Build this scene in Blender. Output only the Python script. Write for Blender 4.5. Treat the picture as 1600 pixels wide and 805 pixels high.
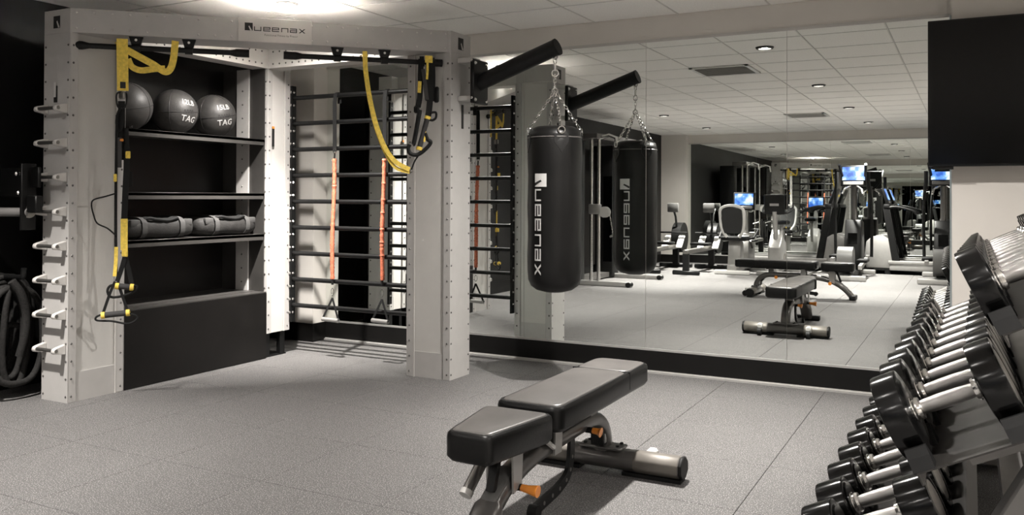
import bpy, bmesh, math, random
from mathutils import Vector, Matrix
random.seed(7)
for o in list(bpy.data.objects): bpy.data.objects.remove(o)
SC = bpy.context.scene
COL = SC.collection
R = math.radians
PI = math.pi

# ------------------------------------------------------------------ camera
EYE = 1.2                                   # eye height; room: X along the mirror wall, Y towards it, Z up
F_PX, YAW, PITCH, ROLL, SHY = 1348.48, 0.487738, 0.010036, 0.003261, -108.09
fw = Vector((-math.sin(YAW)*math.cos(PITCH), math.cos(YAW)*math.cos(PITCH), math.sin(PITCH)))
rt = Vector((math.cos(YAW), math.sin(YAW), 0)); up = rt.cross(fw)
r2 = rt*math.cos(ROLL) + up*math.sin(ROLL); u2 = -rt*math.sin(ROLL) + up*math.cos(ROLL)
cd = bpy.data.cameras.new('camera'); cam = bpy.data.objects.new('camera', cd); COL.objects.link(cam)
cd.sensor_width = 36; cd.lens = F_PX*36/1600; cd.shift_y = SHY/1600; cd.clip_start = .02; cd.clip_end = 100
cam.matrix_world = Matrix(((r2.x, u2.x, -fw.x, 0), (r2.y, u2.y, -fw.y, 0), (r2.z, u2.z, -fw.z, EYE), (0, 0, 0, 1)))
SC.camera = cam

# ------------------------------------------------------------------ world, exposure
w = bpy.data.worlds.new('world'); SC.world = w; w.use_nodes = True
w.node_tree.nodes['Background'].inputs[0].default_value = (.5, .5, .5, 1)
w.node_tree.nodes['Background'].inputs[1].default_value = .05
vs = SC.view_settings
vs.view_transform = 'Standard'; vs.look = 'None'; vs.gamma = 1; vs.use_curve_mapping = False
vs.exposure = 3.22
LAMP_W = 66.0                               # watts of one ceiling downlight
LAMP_COL = (1.0, .955, .905)

# ------------------------------------------------------------------ helpers
WM = {}                                     # world matrix of every root empty (parts keep identity)
def props(o, label=None, cat=None, group=None, kind=None):
    if label: o['label'] = label
    if cat: o['category'] = cat
    if group: o['group'] = group
    if kind: o['kind'] = kind
    return o
def thing(name, label, cat, loc=(0, 0, 0), rz=0, group=None, kind=None):
    o = bpy.data.objects.new(name, None); COL.objects.link(o)
    o.empty_display_size = .05
    o.location = loc; o.rotation_euler = (0, 0, rz)
    WM[o] = Matrix.Translation(Vector(loc)) @ Matrix.Rotation(rz, 4, 'Z')
    return props(o, label, cat, group, kind)
def copy_tree(o, parent=None):
    c = o.copy(); COL.objects.link(c); c.parent = parent
    if o in WM: WM[c] = WM[o].copy()
    for ch in [x for x in bpy.data.objects if x.parent == o]: copy_tree(ch, c)
    return c
def place(o, loc, rz=0):
    o.location = loc; o.rotation_euler = (0, 0, rz)
    WM[o] = Matrix.Translation(Vector(loc)) @ Matrix.Rotation(rz, 4, 'Z')
def link_mesh(name, me, m, parent=None, kind=None):
    if m: me.materials.clear(); me.materials.append(m)
    o = bpy.data.objects.new(name, me); COL.objects.link(o)
    if parent: o.parent = parent
    if kind: o['kind'] = kind
    return o
def frame_from(d, upv=(0, 0, 1)):
    d = Vector(d).normalized(); u = Vector(upv)
    if abs(d.dot(u)) > .98: u = Vector((1, 0, 0)) if abs(d.x) < .9 else Vector((0, 1, 0))
    s = u.cross(d).normalized(); u = d.cross(s).normalized()
    return s, u, d
class MB:
    def __init__(self): self.v = []; self.f = []
    def add(self, vs_, fs, M=None):
        b = len(self.v)
        self.v += [(M @ Vector(q)) if M else Vector(q) for q in vs_]
        self.f += [tuple(i+b for i in q) for q in fs]
        return self
    def box(self, c, s, M=None):
        x, y, z = c; a, b, d = s[0]/2, s[1]/2, s[2]/2
        vv = [(x+i*a, y+j*b, z+k*d) for i in (-1, 1) for j in (-1, 1) for k in (-1, 1)]
        return self.add(vv, [(0, 1, 3, 2), (4, 6, 7, 5), (0, 4, 5, 1), (2, 3, 7, 6), (0, 2, 6, 4), (1, 5, 7, 3)], M)
    def bx(self, x0, x1, y0, y1, z0, z1, M=None):
        return self.box(((x0+x1)/2, (y0+y1)/2, (z0+z1)/2), (abs(x1-x0), abs(y1-y0), abs(z1-z0)), M)
    def bar(self, p0, p1, w_, h_, upv=(0, 0, 1)):
        p0, p1 = Vector(p0), Vector(p1); s, u, d = frame_from(p1-p0, upv)
        vv = [p+s*i*w_/2+u*j*h_/2 for p in (p0, p1) for i, j in ((-1, -1), (1, -1), (1, 1), (-1, 1))]
        return self.add(vv, [(3, 2, 1, 0), (4, 5, 6, 7), (0, 1, 5, 4), (1, 2, 6, 5), (2, 3, 7, 6), (3, 0, 4, 7)])
    def tube(self, p0, p1, r, n=14, rb=None):
        p0, p1 = Vector(p0), Vector(p1); s, u, d = frame_from(p1-p0); rb = r if rb is None else rb
        vv = []
        for p, rr in ((p0, r), (p1, rb)):
            for i in range(n):
                a = 2*PI*i/n; vv.append(p+s*math.cos(a)*rr+u*math.sin(a)*rr)
        ff = [(i, (i+1) % n, n+(i+1) % n, n+i) for i in range(n)]
        ff += [tuple(range(n))[::-1], tuple(range(n, 2*n))]
        return self.add(vv, ff)
    def path(self, pts, r, n=8, closed=False, prof=None, upv=None):
        """sweep a round (or rectangular prof=(w,t)) section along pts"""
        P = [Vector(q) for q in pts]; m = len(P)
        T = []
        for i in range(m):
            a = P[(i-1) % m] if (closed or i > 0) else P[i]; b = P[(i+1) % m] if (closed or i < m-1) else P[i]
            T.append((b-a).normalized())
        s, u, d = frame_from(T[0], upv or (0, 0, 1)); vv = []
        ca = [(math.cos(2*PI*k/n), math.sin(2*PI*k/n)) for k in range(n)]
        if prof: n = 4; ca = [(-prof[0]/2, -prof[1]/2), (prof[0]/2, -prof[1]/2), (prof[0]/2, prof[1]/2), (-prof[0]/2, prof[1]/2)]
        rr = r if hasattr(r, '__len__') else [r]*m
        for i in range(m):
            if upv: s = Vector(upv).cross(T[i]).normalized(); u = T[i].cross(s)
            else:
                s = (s-T[i]*s.dot(T[i])).normalized(); u = T[i].cross(s)
            k = 1 if prof else rr[i]
            vv += [P[i]+s*c*k+u*q*k for c, q in ca]
        ff = []
        for i in range(m if closed else m-1):
            j = (i+1) % m
            ff += [(i*n+k, i*n+(k+1) % n, j*n+(k+1) % n, j*n+k) for k in range(n)]
        if not closed: ff += [tuple(range(n))[::-1], tuple(range((m-1)*n, m*n))]
        return self.add(vv, ff)
    def lathe(self, prof, M=None, n=24):
        vv = []; ff = []
        for r_, z_ in prof: vv += [(r_*math.cos(2*PI*i/n), r_*math.sin(2*PI*i/n), z_) for i in range(n)]
        for j in range(len(prof)-1):
            ff += [(j*n+i, j*n+(i+1) % n, (j+1)*n+(i+1) % n, (j+1)*n+i) for i in range(n)]
        if prof[0][0] > 1e-4: ff.append(tuple(range(n))[::-1])
        if prof[-1][0] > 1e-4: ff.append(tuple(range((len(prof)-1)*n, len(prof)*n)))
        return self.add(vv, ff, M)
    def prism(self, poly, d0, d1, M=None):
        """poly in (x,y), extruded along z from d0 to d1"""
        n = len(poly); vv = [(x, y, d0) for x, y in poly]+[(x, y, d1) for x, y in poly]
        ff = [tuple(range(n))[::-1], tuple(range(n, 2*n))]+[(i, (i+1) % n, n+(i+1) % n, n+i) for i in range(n)]
        return self.add(vv, ff, M)
    def torus(self, c, R_, r, M=None, n=16, k=6, sx=1.0, sy=1.0):
        vv = []; c = Vector(c)
        for i in range(n):
            a = 2*PI*i/n
            for j in range(k):
                b = 2*PI*j/k; q = R_+r*math.cos(b)
                p = Vector((q*math.cos(a)*sx, q*math.sin(a)*sy, r*math.sin(b)))
                vv.append((M @ p if M else p)+c)
        ff = [(i*k+j, ((i+1) % n)*k+j, ((i+1) % n)*k+(j+1) % k, i*k+(j+1) % k) for i in range(n) for j in range(k)]
        return self.add(vv, ff)
    def rbox(self, c, s, r, seg=2, M=None):
        bm = bmesh.new(); bmesh.ops.create_cube(bm, size=1)
        for q in bm.verts: q.co = Vector((q.co.x*s[0], q.co.y*s[1], q.co.z*s[2]))
        bmesh.ops.bevel(bm, geom=list(bm.edges), offset=r, segments=seg, profile=.5, affect='EDGES')
        bm.verts.index_update()
        vv = [q.co+Vector(c) for q in bm.verts]; ff = [[q.index for q in f.verts] for f in bm.faces]; bm.free()
        return self.add(vv, ff, M)
    def bm_bevel(self, r, seg=2, ang=30):
        """bevel the sharp edges of everything added so far"""
        bm = bmesh.new(); vv = [bm.verts.new(q) for q in self.v]
        for f in self.f:
            try: bm.faces.new([vv[i] for i in f])
            except ValueError: pass
        bmesh.ops.recalc_face_normals(bm, faces=bm.faces)
        ed = [e for e in bm.edges if len(e.link_faces) == 2 and e.calc_face_angle(0) > R(ang)]
        bmesh.ops.bevel(bm, geom=ed, offset=r, segments=seg, profile=.5, affect='EDGES', clamp_overlap=True)
        bm.verts.index_update()
        self.v = [q.co.copy() for q in bm.verts]; self.f = [tuple(q.index for q in f.verts) for f in bm.faces]; bm.free()
        return self
    def mesh(self, name, smooth=38, fixn=True):
        me = bpy.data.meshes.new(name)
        me.from_pydata([tuple(q) for q in self.v], [], [list(q) for q in self.f])
        if fixn:
            bm = bmesh.new(); bm.from_mesh(me); bmesh.ops.recalc_face_normals(bm, faces=bm.faces); bm.to_mesh(me); bm.free()
        if smooth:
            me.polygons.foreach_set('use_smooth', [True]*len(me.polygons)); me.set_sharp_from_angle(angle=R(smooth))
        me.update(); return me
    def build(self, name, m, parent=None, smooth=38, world=False, kind=None, label=None, fixn=True):
        if world and parent is not None:
            rp = parent
            while rp.parent: rp = rp.parent
            if rp in WM:
                inv = WM[rp].inverted(); self.v = [inv @ Vector(q) for q in self.v]
        o = link_mesh(name, self.mesh(name, smooth, fixn), m, parent, kind)
        if label: o['label'] = label
        return o
def arc(c, r, a0, a1, n, plane='xz'):
    out = []
    for i in range(n+1):
        a = R(a0+(a1-a0)*i/n); x, y = r*math.cos(a), r*math.sin(a)
        out.append({'xz': (c[0]+x, c[1], c[2]+y), 'xy': (c[0]+x, c[1]+y, c[2]), 'yz': (c[0], c[1]+x, c[2]+y)}[plane])
    return out
def smooth_pts(P, k=6, closed=False):
    """Catmull-Rom through points"""
    P = [Vector(q) for q in P]; n = len(P); out = []
    for i in range(n if closed else n-1):
        g = lambda j: P[j % n] if closed else P[max(0, min(n-1, j))]
        a, b, c, d = g(i-1), g(i), g(i+1), g(i+2)
        for t in range(k):
            t /= k; out.append(.5*((2*b)+(c-a)*t+(2*a-5*b+4*c-d)*t*t+(3*b-a-3*c+d)*t**3))
    if not closed: out.append(P[-1])
    return out

# ------------------------------------------------------------------ materials
def mat(name, col, rough=.5, metal=0.0, noise=None, bump=None, coat=0, emit=None, spec=.5):
    """noise=(scale, amount) varies the colour a little; bump=(scale, strength)"""
    m = bpy.data.materials.new(name); m.use_nodes = True; nt = m.node_tree; b = nt.nodes['Principled BSDF']
    b.inputs['Base Color'].default_value = (*col, 1); b.inputs['Roughness'].default_value = rough
    b.inputs['Metallic'].default_value = metal; b.inputs['Coat Weight'].default_value = coat
    b.inputs['Specular IOR Level'].default_value = spec
    if noise or bump:
        tc = nt.nodes.new('ShaderNodeTexCoord')
    if noise:
        n = nt.nodes.new('ShaderNodeTexNoise'); n.inputs['Scale'].default_value = noise[0]; n.inputs['Detail'].default_value = 5
        nt.links.new(tc.outputs['Object'], n.inputs['Vector'])
        r = nt.nodes.new('ShaderNodeValToRGB'); k = noise[1]
        r.color_ramp.elements[0].position = .3; r.color_ramp.elements[1].position = .7
        r.color_ramp.elements[0].color = (*[c*(1-k) for c in col], 1); r.color_ramp.elements[1].color = (*[min(1, c*(1+k)) for c in col], 1)
        nt.links.new(n.outputs['Fac'], r.inputs[0]); nt.links.new(r.outputs[0], b.inputs['Base Color'])
    if bump:
        n2 = nt.nodes.new('ShaderNodeTexNoise'); n2.inputs['Scale'].default_value = bump[0]; n2.inputs['Detail'].default_value = 3
        nt.links.new(tc.outputs['Object'], n2.inputs['Vector'])
        bp = nt.nodes.new('ShaderNodeBump'); bp.inputs['Strength'].default_value = bump[1]; bp.inputs['Distance'].default_value = .002
        nt.links.new(n2.outputs['Fac'], bp.inputs['Height']); nt.links.new(bp.outputs[0], b.inputs['Normal'])
    if emit:
        b.inputs['Emission Color'].default_value = (*emit[0], 1); b.inputs['Emission Strength'].default_value = emit[1]
    return m
def turned(name, col, rough, aniso):
    m = mat(name, col, rough); nt = m.node_tree; b = nt.nodes['Principled BSDF']
    tg = nt.nodes.new('ShaderNodeTangent'); tg.direction_type = 'RADIAL'; tg.axis = 'X'
    b.inputs['Specular IOR Level'].default_value = .36; b.inputs['Anisotropic'].default_value = aniso; b.inputs['Anisotropic Rotation'].default_value = .25; nt.links.new(tg.outputs[0], b.inputs['Tangent'])
    return m
def rubber_floor():
    m = bpy.data.materials.new('rubber_floor'); m.use_nodes = True; nt = m.node_tree; b = nt.nodes['Principled BSDF']
    g = nt.nodes.new('ShaderNodeNewGeometry')
    def noise(s, d=2):
        n = nt.nodes.new('ShaderNodeTexNoise'); n.inputs['Scale'].default_value = s; n.inputs['Detail'].default_value = d
        nt.links.new(g.outputs['Position'], n.inputs['Vector']); return n
    a = noise(210, 0); r1 = nt.nodes.new('ShaderNodeValToRGB')
    r1.color_ramp.elements[0].position = .60; r1.color_ramp.elements[1].position = .70
    r1.color_ramp.elements[1].color = (.75, .75, .75, 1)
    nt.links.new(a.outputs['Fac'], r1.inputs[0])
    c = noise(420, 1); r2_ = nt.nodes.new('ShaderNodeValToRGB')
    r2_.color_ramp.elements[0].position = .30; r2_.color_ramp.elements[1].position = .70
    r2_.color_ramp.elements[0].color = (.053, .051, .050, 1); r2_.color_ramp.elements[1].color = (.118, .114, .112, 1)
    nt.links.new(c.outputs['Fac'], r2_.inputs[0])
    big = noise(1.3, 4); r3 = nt.nodes.new('ShaderNodeValToRGB')
    r3.color_ramp.elements[0].color = (.82, .82, .82, 1); r3.color_ramp.elements[1].color = (1.1, 1.1, 1.1, 1)
    nt.links.new(big.outputs['Fac'], r3.inputs[0])
    mx = nt.nodes.new('ShaderNodeMixRGB'); mx.inputs[2].default_value = (.385, .372, .362, 1)
    nt.links.new(r1.outputs[0], mx.inputs[0]); nt.links.new(r2_.outputs[0], mx.inputs[1])
    mu = nt.nodes.new('ShaderNodeMixRGB'); mu.blend_type = 'MULTIPLY'; mu.inputs[0].default_value = 1
    nt.links.new(mx.outputs[0], mu.inputs[1]); nt.links.new(r3.outputs[0], mu.inputs[2]); nt.links.new(mu.outputs[0], b.inputs['Base Color'])
    b.inputs['Roughness'].default_value = .62; b.inputs['Specular IOR Level'].default_value = .35
    bp = nt.nodes.new('ShaderNodeBump'); bp.inputs['Strength'].default_value = .35; bp.inputs['Distance'].default_value = .002
    nt.links.new(c.outputs['Fac'], bp.inputs['Height']); nt.links.new(bp.outputs[0], b.inputs['Normal'])
    return m
M = dict(
    floor=rubber_floor(),
    joint=mat('floor_joint', (.008, .008, .008), .9),
    ceil=mat('ceiling_tile', (.87, .85, .82), .9, noise=(90, .05), bump=(220, .25)),
    grid=mat('ceiling_grid', (.66, .645, .62), .8),
    wall=mat('wall_paint', (0.6440, 0.6118, 0.5704), .75, noise=(3, .03), bump=(180, .08)),
    dark=mat('dark_wall', (.0055, .0053, .0052), .42, noise=(2.5, .25), spec=.28),
    base=mat('black_baseboard', (.0042, .0039, .0037), .38, noise=(6, .2), spec=.28),
    alu=mat('aluminium_trim', (.62, .61, .59), .38, .75),
    mirror=mat('mirror_glass', (.86, .885, .86), 0.0, 1.0),
    edge=mat('mirror_edge', (.35, .40, .41), .2, .3),
    frame=mat('grey_powder_coat', (0.4048, 0.3916, 0.3784), .5, noise=(14, .03), bump=(400, .04)),
    frame2=mat('grey_panel', (.50, .487, .465), .42, noise=(6, .03)),
    rivet=mat('rivet_steel', (.085, .081, .077), .45, .5),
    black=mat('black_powder_coat', (.0040, .0040, .0040), .42, noise=(30, .2), bump=(500, .05), spec=.28),
    blackgloss=mat('glossy_black', (.0022, .0022, .0024), .2),
    shelf=mat('shelf_steel', (.055, .052, .049), .38, .35, noise=(8, .1)),
    cabinet=mat('dark_laminate', (.0065, .0058, .0054), .38, noise=(4, .25), spec=.28),
    yellow=mat('yellow_webbing', (.78, .565, .09), .7, noise=(60, .18), bump=(500, .4)),
    webbing=mat('black_webbing', (.0050, .0050, .0050), .75, bump=(500, .4), spec=.28),
    greyweb=mat('grey_webbing', (.035, .034, .033), .8, bump=(500, .4)),
    orange=mat('orange_sleeve', (.40, .105, .052), .7, noise=(110, .45), bump=(140, 1.0)),
    rubber=mat('black_rubber', (.0036, .0036, .0036), .55, spec=.28),
    foam=mat('foam_grip', (.028, .027, .027), .8),
    ball=mat('ball_leather', (.036, .034, .0325), .50, noise=(22, .16), bump=(160, .3)),
    white=mat('white_print', (.40, .395, .385), .6),
    darkprint=mat('dark_print', (.007, .0066, .0065), .6),
    greyprint=mat('grey_print', (.05, .048, .046), .6),
    sign=mat('sign_plate', (.50, .483, .462), .45),
    fabric=mat('bag_fabric', (.0165, .0157, .015), .68, noise=(40, .2), bump=(120, .7), spec=.28),
    rope=mat('battle_rope', (.016, .0152, .0145), .85, noise=(90, .45), bump=(160, 1.0), spec=.28),
    vinyl=mat('black_vinyl', (.0042, .0041, .0040), .36, noise=(8, .2), bump=(90, .18), spec=.28),
    vinyl2=mat('lit_top_and_piping_vinyl', (.080, .075, .071), .36, noise=(10, .12), bump=(140, .15)),  # light falling on the bench pad tops put into the colour; also bag piping
    chrome=mat('chrome', (.78, .77, .75), .16, 1.0),
    steel=mat('knurled_steel', (.42, .41, .40), .30, 1.0, bump=(700, .5)),
    bsteel=mat('brushed_steel', (.27, .26, .245), .34, .9),
    sleeve=mat('bronze_sleeve', (.150, .138, .122), .5, .35),
    gun=mat('gunmetal_paint', (.125, .119, .114), .30, .55, noise=(20, .06)),
    silver=mat('silver_paint', (.34, .332, .32), .33, .5, noise=(15, .05)),
    urethane=turned('black_urethane', (.0026, .0026, .0026), .20, .85),
    orangek=mat('orange_plastic', (.70, .24, .035), .35),
    lightplastic=mat('white_plastic', (.55, .54, .52), .5),
    greyplastic=mat('grey_plastic', (.085, .083, .08), .45),
    rackgrey=mat('rack_grey', (.20, .193, .188), .45, .2, noise=(12, .06)),
    tray=mat('rack_tray', (.032, .030, .028), .35, .4, noise=(9, .15)),
    tvscreen=mat('screen_glass', (.0016, .0016, .0018), .14, spec=.3),
    mesh=mat('seat_mesh', (.012, .012, .012), .7),
    belt=mat('running_belt', (.010, .010, .010), .8),
    blue=mat('blue_mat', (.05, .28, .45), .6),
    ring=mat('lamp_ring', (.02, .019, .018), .5),
    lens2=mat('lamp_dome', (1, 1, 1), .4, emit=((1, .95, .88), 34.0)),
    lens=mat('lamp_lens', (1, 1, 1), .4, emit=((1, .95, .88), 9.0)),
)
# ------------------------------------------------------------------ room
XL, XR, YF, YB, ZC = -5.28, 1.45, 5.70, -4.90, 2.448
PIERX = -4.79                                # inner face of the corner piers
YP = 5.60                                    # face of the pier right of the mirror
def struct(name, mb, m, **k):
    o = mb.build(name, m, **k); o['kind'] = 'structure'; return o
fl = struct('floor', MB().bx(XL-.1, XR+.1, YB-.1, YF+.1, -.08, -.006), M['joint'])
T = .615
def tile_mesh(name, sx, sy, h, r):
    """flat tile with a small chamfer, top at 0"""
    a, b = sx/2, sy/2
    vv = [(-a, -b, -h), (a, -b, -h), (a, b, -h), (-a, b, -h), (-a, -b, -r), (a, -b, -r), (a, b, -r), (-a, b, -r),
          (-a+r, -b+r, 0), (a-r, -b+r, 0), (a-r, b-r, 0), (-a+r, b-r, 0)]
    ff = [(0, 1, 5, 4), (1, 2, 6, 5), (2, 3, 7, 6), (3, 0, 4, 7), (4, 5, 9, 8), (5, 6, 10, 9), (6, 7, 11, 10), (7, 4, 8, 11), (8, 9, 10, 11), (3, 2, 1, 0)]
    m = MB().add(vv, ff); return m.mesh(name, smooth=None)
def grid_edges(lo, hi, ref, t):
    k0 = math.ceil((lo-ref)/t+1e-6); e = [lo]
    k = k0
    while ref+k*t < hi-.02:
        if ref+k*t > lo+.02: e.append(ref+k*t)
        k += 1
    return e+[hi]
def lay(parent, name, xs, ys, z, h, gap, r, m, flip=False):
    cache = {}
    for i in range(len(xs)-1):
        for j in range(len(ys)-1):
            sx, sy = xs[i+1]-xs[i]-gap, ys[j+1]-ys[j]-gap
            key = (round(sx, 3), round(sy, 3))
            if key not in cache:
                cache[key] = tile_mesh(name, sx, sy, h, r); cache[key].materials.append(m)
            o = bpy.data.objects.new(name, cache[key]); COL.objects.link(o); o.parent = parent
            o.location = ((xs[i]+xs[i+1])/2, (ys[j]+ys[j+1])/2, z)
            if flip: o.rotation_euler = (PI, 0, 0)
lay(fl, 'floor_tile', grid_edges(XL, XR, -1.409, T), grid_edges(YB, YF, 3.342, T), 0, .006, .0022, .0015, M['floor'])
ce = struct('ceiling', MB().bx(XL-.1, XR+.1, YB-.1, YF+.1, ZC+.008, ZC+.1), M['grid'])
CT = .61
lay(ce, 'ceiling_tile', grid_edges(XL, XR, -.53, CT), grid_edges(YB, YF, 4.52, CT), ZC, .008, .009, .003, M['ceil'], True)
for e_, rng in ((grid_edges(XL, XR, -.53, CT)[1:-1], 'y'), (grid_edges(YB, YF, 4.52, CT)[1:-1], 'x')):
    for c_ in e_:
        g_ = MB().bx(c_-.004, c_+.004, YB, YF, ZC-.003, ZC+.004) if rng == 'y' else MB().bx(XL, XR, c_-.004, c_+.004, ZC-.0027, ZC+.004)
        g_.build('ceiling_grid_bar', M['grid'], ce, smooth=None)
struct('wall_front', MB().bx(XL-.1, XR+.1, YF, YF+.1, -.01, ZC+.02), M['wall'])
struct('wall_back', MB().bx(XL-.1, XR+.1, YB-.1, YB, -.01, ZC+.02), M['wall'])
struct('wall_left', MB().bx(XL-.1, XL, YB-.1, YF+.1, -.01, ZC+.02), M['dark'])
struct('wall_right', MB().bx(XR, XR+.1, YB-.1, YF+.1, -.01, ZC+.02), M['wall'])
# corner piers and the pier right of the mirror
struct('wall_front_left_pier', MB().bx(XL, PIERX, YF-.17, YF, 0, ZC), M['wall'])
struct('wall_back_left_pier', MB().bx(XL, PIERX, YB, YB+.17, 0, ZC), M['wall'])
struct('wall_front_right_pier', MB().bx(-.092, XR, YP, YF, 0, ZC), M['wall'])
# baseboards
BZ = .150
struct('baseboard_front', MB().bx(PIERX+.012, -.092, YF-.022, YF, .012, BZ), M['base'])
struct('baseboard_front_right', MB().bx(-.092, XR, YP-.012, YP, 0, BZ), M['base'])
struct('baseboard_back', MB().bx(PIERX+.012, XR, YB, YB+.022, 0, BZ), M['base'])
struct('baseboard_left', MB().bx(XL, XL+.012, YB+.17, YF-.17, 0, BZ), M['base'])
struct('baseboard_front_left', MB().bx(XL, PIERX, YF-.182, YF-.17, 0, BZ).bx(PIERX, PIERX+.012, YF-.182, YF-.012, 0, BZ), M['base'])
struct('baseboard_back_left', MB().bx(XL, PIERX, YB+.17, YB+.182, 0, BZ).bx(PIERX, PIERX+.012, YB+.022, YB+.182, 0, BZ), M['base'])
struct('trim_1', MB().bx(PIERX+.012, -.092, YF-.045, YF-.001, 0, .012).bx(PIERX+.012, -.092, YF-.030, YF-.022, .012, .018), M['alu'])
# mirrors: separate sheets, leaning back by a hair, in thin channels
MTOP = 2.275
def mirror_wall(name, label, y, face, edges, x0, x1):
    t = thing(name, label, 'mirror', ((x0+x1)/2, y, BZ))
    for a, b in zip(edges[:-1], edges[1:]):
        m = MB().bx(a+.0011, b-.0011, y-face*.004, y-face*.009, BZ+.012, MTOP)
        # lean: the top of each sheet sits a few millimetres further back
        for q in m.v: q.y += face*.0045*(q.z-BZ)/2.1-(.0008*face)
        m.build('mirror_panel', M['mirror'], t, smooth=None, world=True)
    MB().bx(x0, x1, y-face*.001, y-face*.016, BZ, BZ+.014).build('bottom_channel', M['alu'], t, world=True)
    MB().bx(x0, x1, y-face*.001, y-face*.014, MTOP-.004, MTOP+.014).build('top_channel', M['sign'], t, world=True)
    return t
mf = mirror_wall('wall_mirror', 'tall frameless mirror of five sheets along the wall behind the punching bag', YF, 1,
                 [PIERX+.002, -3.86, -2.917, -1.974, -1.032, -.098], PIERX+.002, -.096)
MB().bx(-.104, -.094, YF-.03, YF-.001, BZ, MTOP).build('edge_strip', M['edge'], mf, world=True)
mirror_wall('wall_mirror', 'mirror of wide sheets on the far wall behind the treadmills, seen only as a reflection', YB, -1,
            [PIERX+.002, -3.5, -2.2, -.9, .4, XR-.01], PIERX+.002, XR-.01)

# ------------------------------------------------------------------ ceiling fixtures
def downlight(x, y, label, power=1.0, spread=84, drop=0.0, wide=.10, blend=1.0):
    t = thing('downlight', label, 'light', (x, y, ZC-.001), 0, 'recessed round ceiling downlights')
    MB().lathe([(.050, 0), (.052, -.015), (.066, -.015), (.074, -.003), (.074, 0)], n=28).build('trim_ring', M['ring'], t)
    MB().lathe([(.0005, -.003-drop), (.03, -.002-drop), (.049, -.001)] if not drop else [(.0005, -drop), (.025, -drop*.92), (.040, -drop*.6), (.049, -.001)], n=24).build('lens', M['lens2'] if drop else M['lens'], t)
    # narrow beam plus the weaker wide spill of the reflector
    for sp_, pw, bl in ((spread, 1-wide, blend), (158, wide, 1.0)):
        ld = bpy.data.lights.new('downlight_lamp', 'SPOT'); ld.energy = LAMP_W*power*pw; ld.color = LAMP_COL
        ld.spot_size = R(sp_); ld.spot_blend = bl; ld.shadow_soft_size = .035
        lo = bpy.data.objects.new('downlight_lamp', ld); COL.objects.link(lo); lo.parent = t; lo.location = (0, 0, -.03-drop)
    return t
LIGHTS = [(-1.49, 4.15, 'downlight in the ceiling above the weight bench by the mirror', 1.32, 82, 0, .55),
          (-3.896, 4.232, 'downlight in the ceiling behind the sign beam of the training frame', 2.4, 100, .016, .18),
          (-1.45, 1.55, 'downlight in the ceiling over the middle of the room, reflected above the bench', .42),
          (-4.30, 2.05, 'downlight in the ceiling near the dark wall beside the cable machine', 1.05, 94, 0, .05, .75),
          (-1.43, -.95, 'downlight third from the mirror in the row above the bench', 3.2),
          (-4.00, -.95, 'downlight in the ceiling near the dark wall, third from the mirror', 3.0),
          (-1.42, -3.35, 'downlight in the ceiling above the treadmills', 3.2),
          (-4.02, -3.35, 'downlight in the ceiling above the rowing machines', 3.2),
          (.75, 4.15, 'downlight in the ceiling in front of the television', .40, 84, 0, .4),
          (.75, 1.55, 'downlight in the ceiling over the near end of the dumbbell rack', 1.0, 104),
          (.75, -.95, 'downlight in the ceiling along the right wall behind the camera', 1.4)]
for q in LIGHTS: downlight(*q)
def vent(x, y, s, label):
    t = thing('ceiling_vent', label, 'vent', (x, y, ZC-.002), 0, 'square ceiling air vents')
    a = s/2
    MB().bx(-a, a, -a, -a+.035, -.012, 0).bx(-a, a, a-.035, a, -.012, 0).bx(-a, -a+.035, -a, a, -.012, 0).bx(a-.035, a, -a, a, -.012, 0).build('frame', M['alu'], t)
    MB().bx(-a+.03, a-.03, -a+.03, a-.03, -.002, 0).build('backing', M['silver'], t)
    n = 9
    for i in range(n):
        y0 = -a+.05+(s-.1)*i/(n-1)
        MB().bar((-a+.035, y0, -.008), (a-.035, y0, -.008), .03, .002, (0, .6, 1)).build('slat', M['lightplastic'], t)
vent(-2.09, 3.06, .56, 'square white air vent in the ceiling nearer to the bench')
vent(-2.10, -1.75, .56, 'square white air vent in the ceiling at the far end of the room')
# ------------------------------------------------------------------ logo strokes (u along the reading direction, v up, letter height 1)
def rect(u0, u1, v0, v1): return [(u0, v0), (u1, v0), (u1, v1), (u0, v1)]
def logo_strokes():
    s = .20
    icon = [rect(0, 1.75, 0, 1.78)]
    slash = [[(.82, .95), (1.02, 1.1), (1.62, .02), (1.22, .02)]]
    L = []
    L += [rect(2.05, 2.05+s, 0, 1), rect(2.05, 3.65, 0, s), rect(3.45, 3.65, 0, 1)]                       # U
    for u in (4.05, 5.98): L += [rect(u, u+s, 0, 1), rect(u, u+1.6, 1-s, 1), rect(u, u+1.6, .42, .60), rect(u, u+1.6, 0, s), rect(u+1.4, u+1.6, .5, 1)]   # E E
    L += [rect(8.05, 8.05+s, 0, 1), rect(8.05, 9.65, 1-s, 1), rect(9.45, 9.65, 0, 1)]                     # N
    L += [rect(9.98, 9.98+s, 0, .6), rect(9.98, 11.58, 1-s, 1), rect(11.38, 11.58, 0, 1), rect(9.98, 11.58, 0, s), rect(9.98, 11.58, .42, .60)]   # A
    X = [[(11.95, 0), (12.3, 0), (13.5, 1), (13.15, 1)], [(13.15, 0), (13.5, 0), (12.3, 1), (11.95, 1)]]   # X
    return icon, slash, L+X
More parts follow.
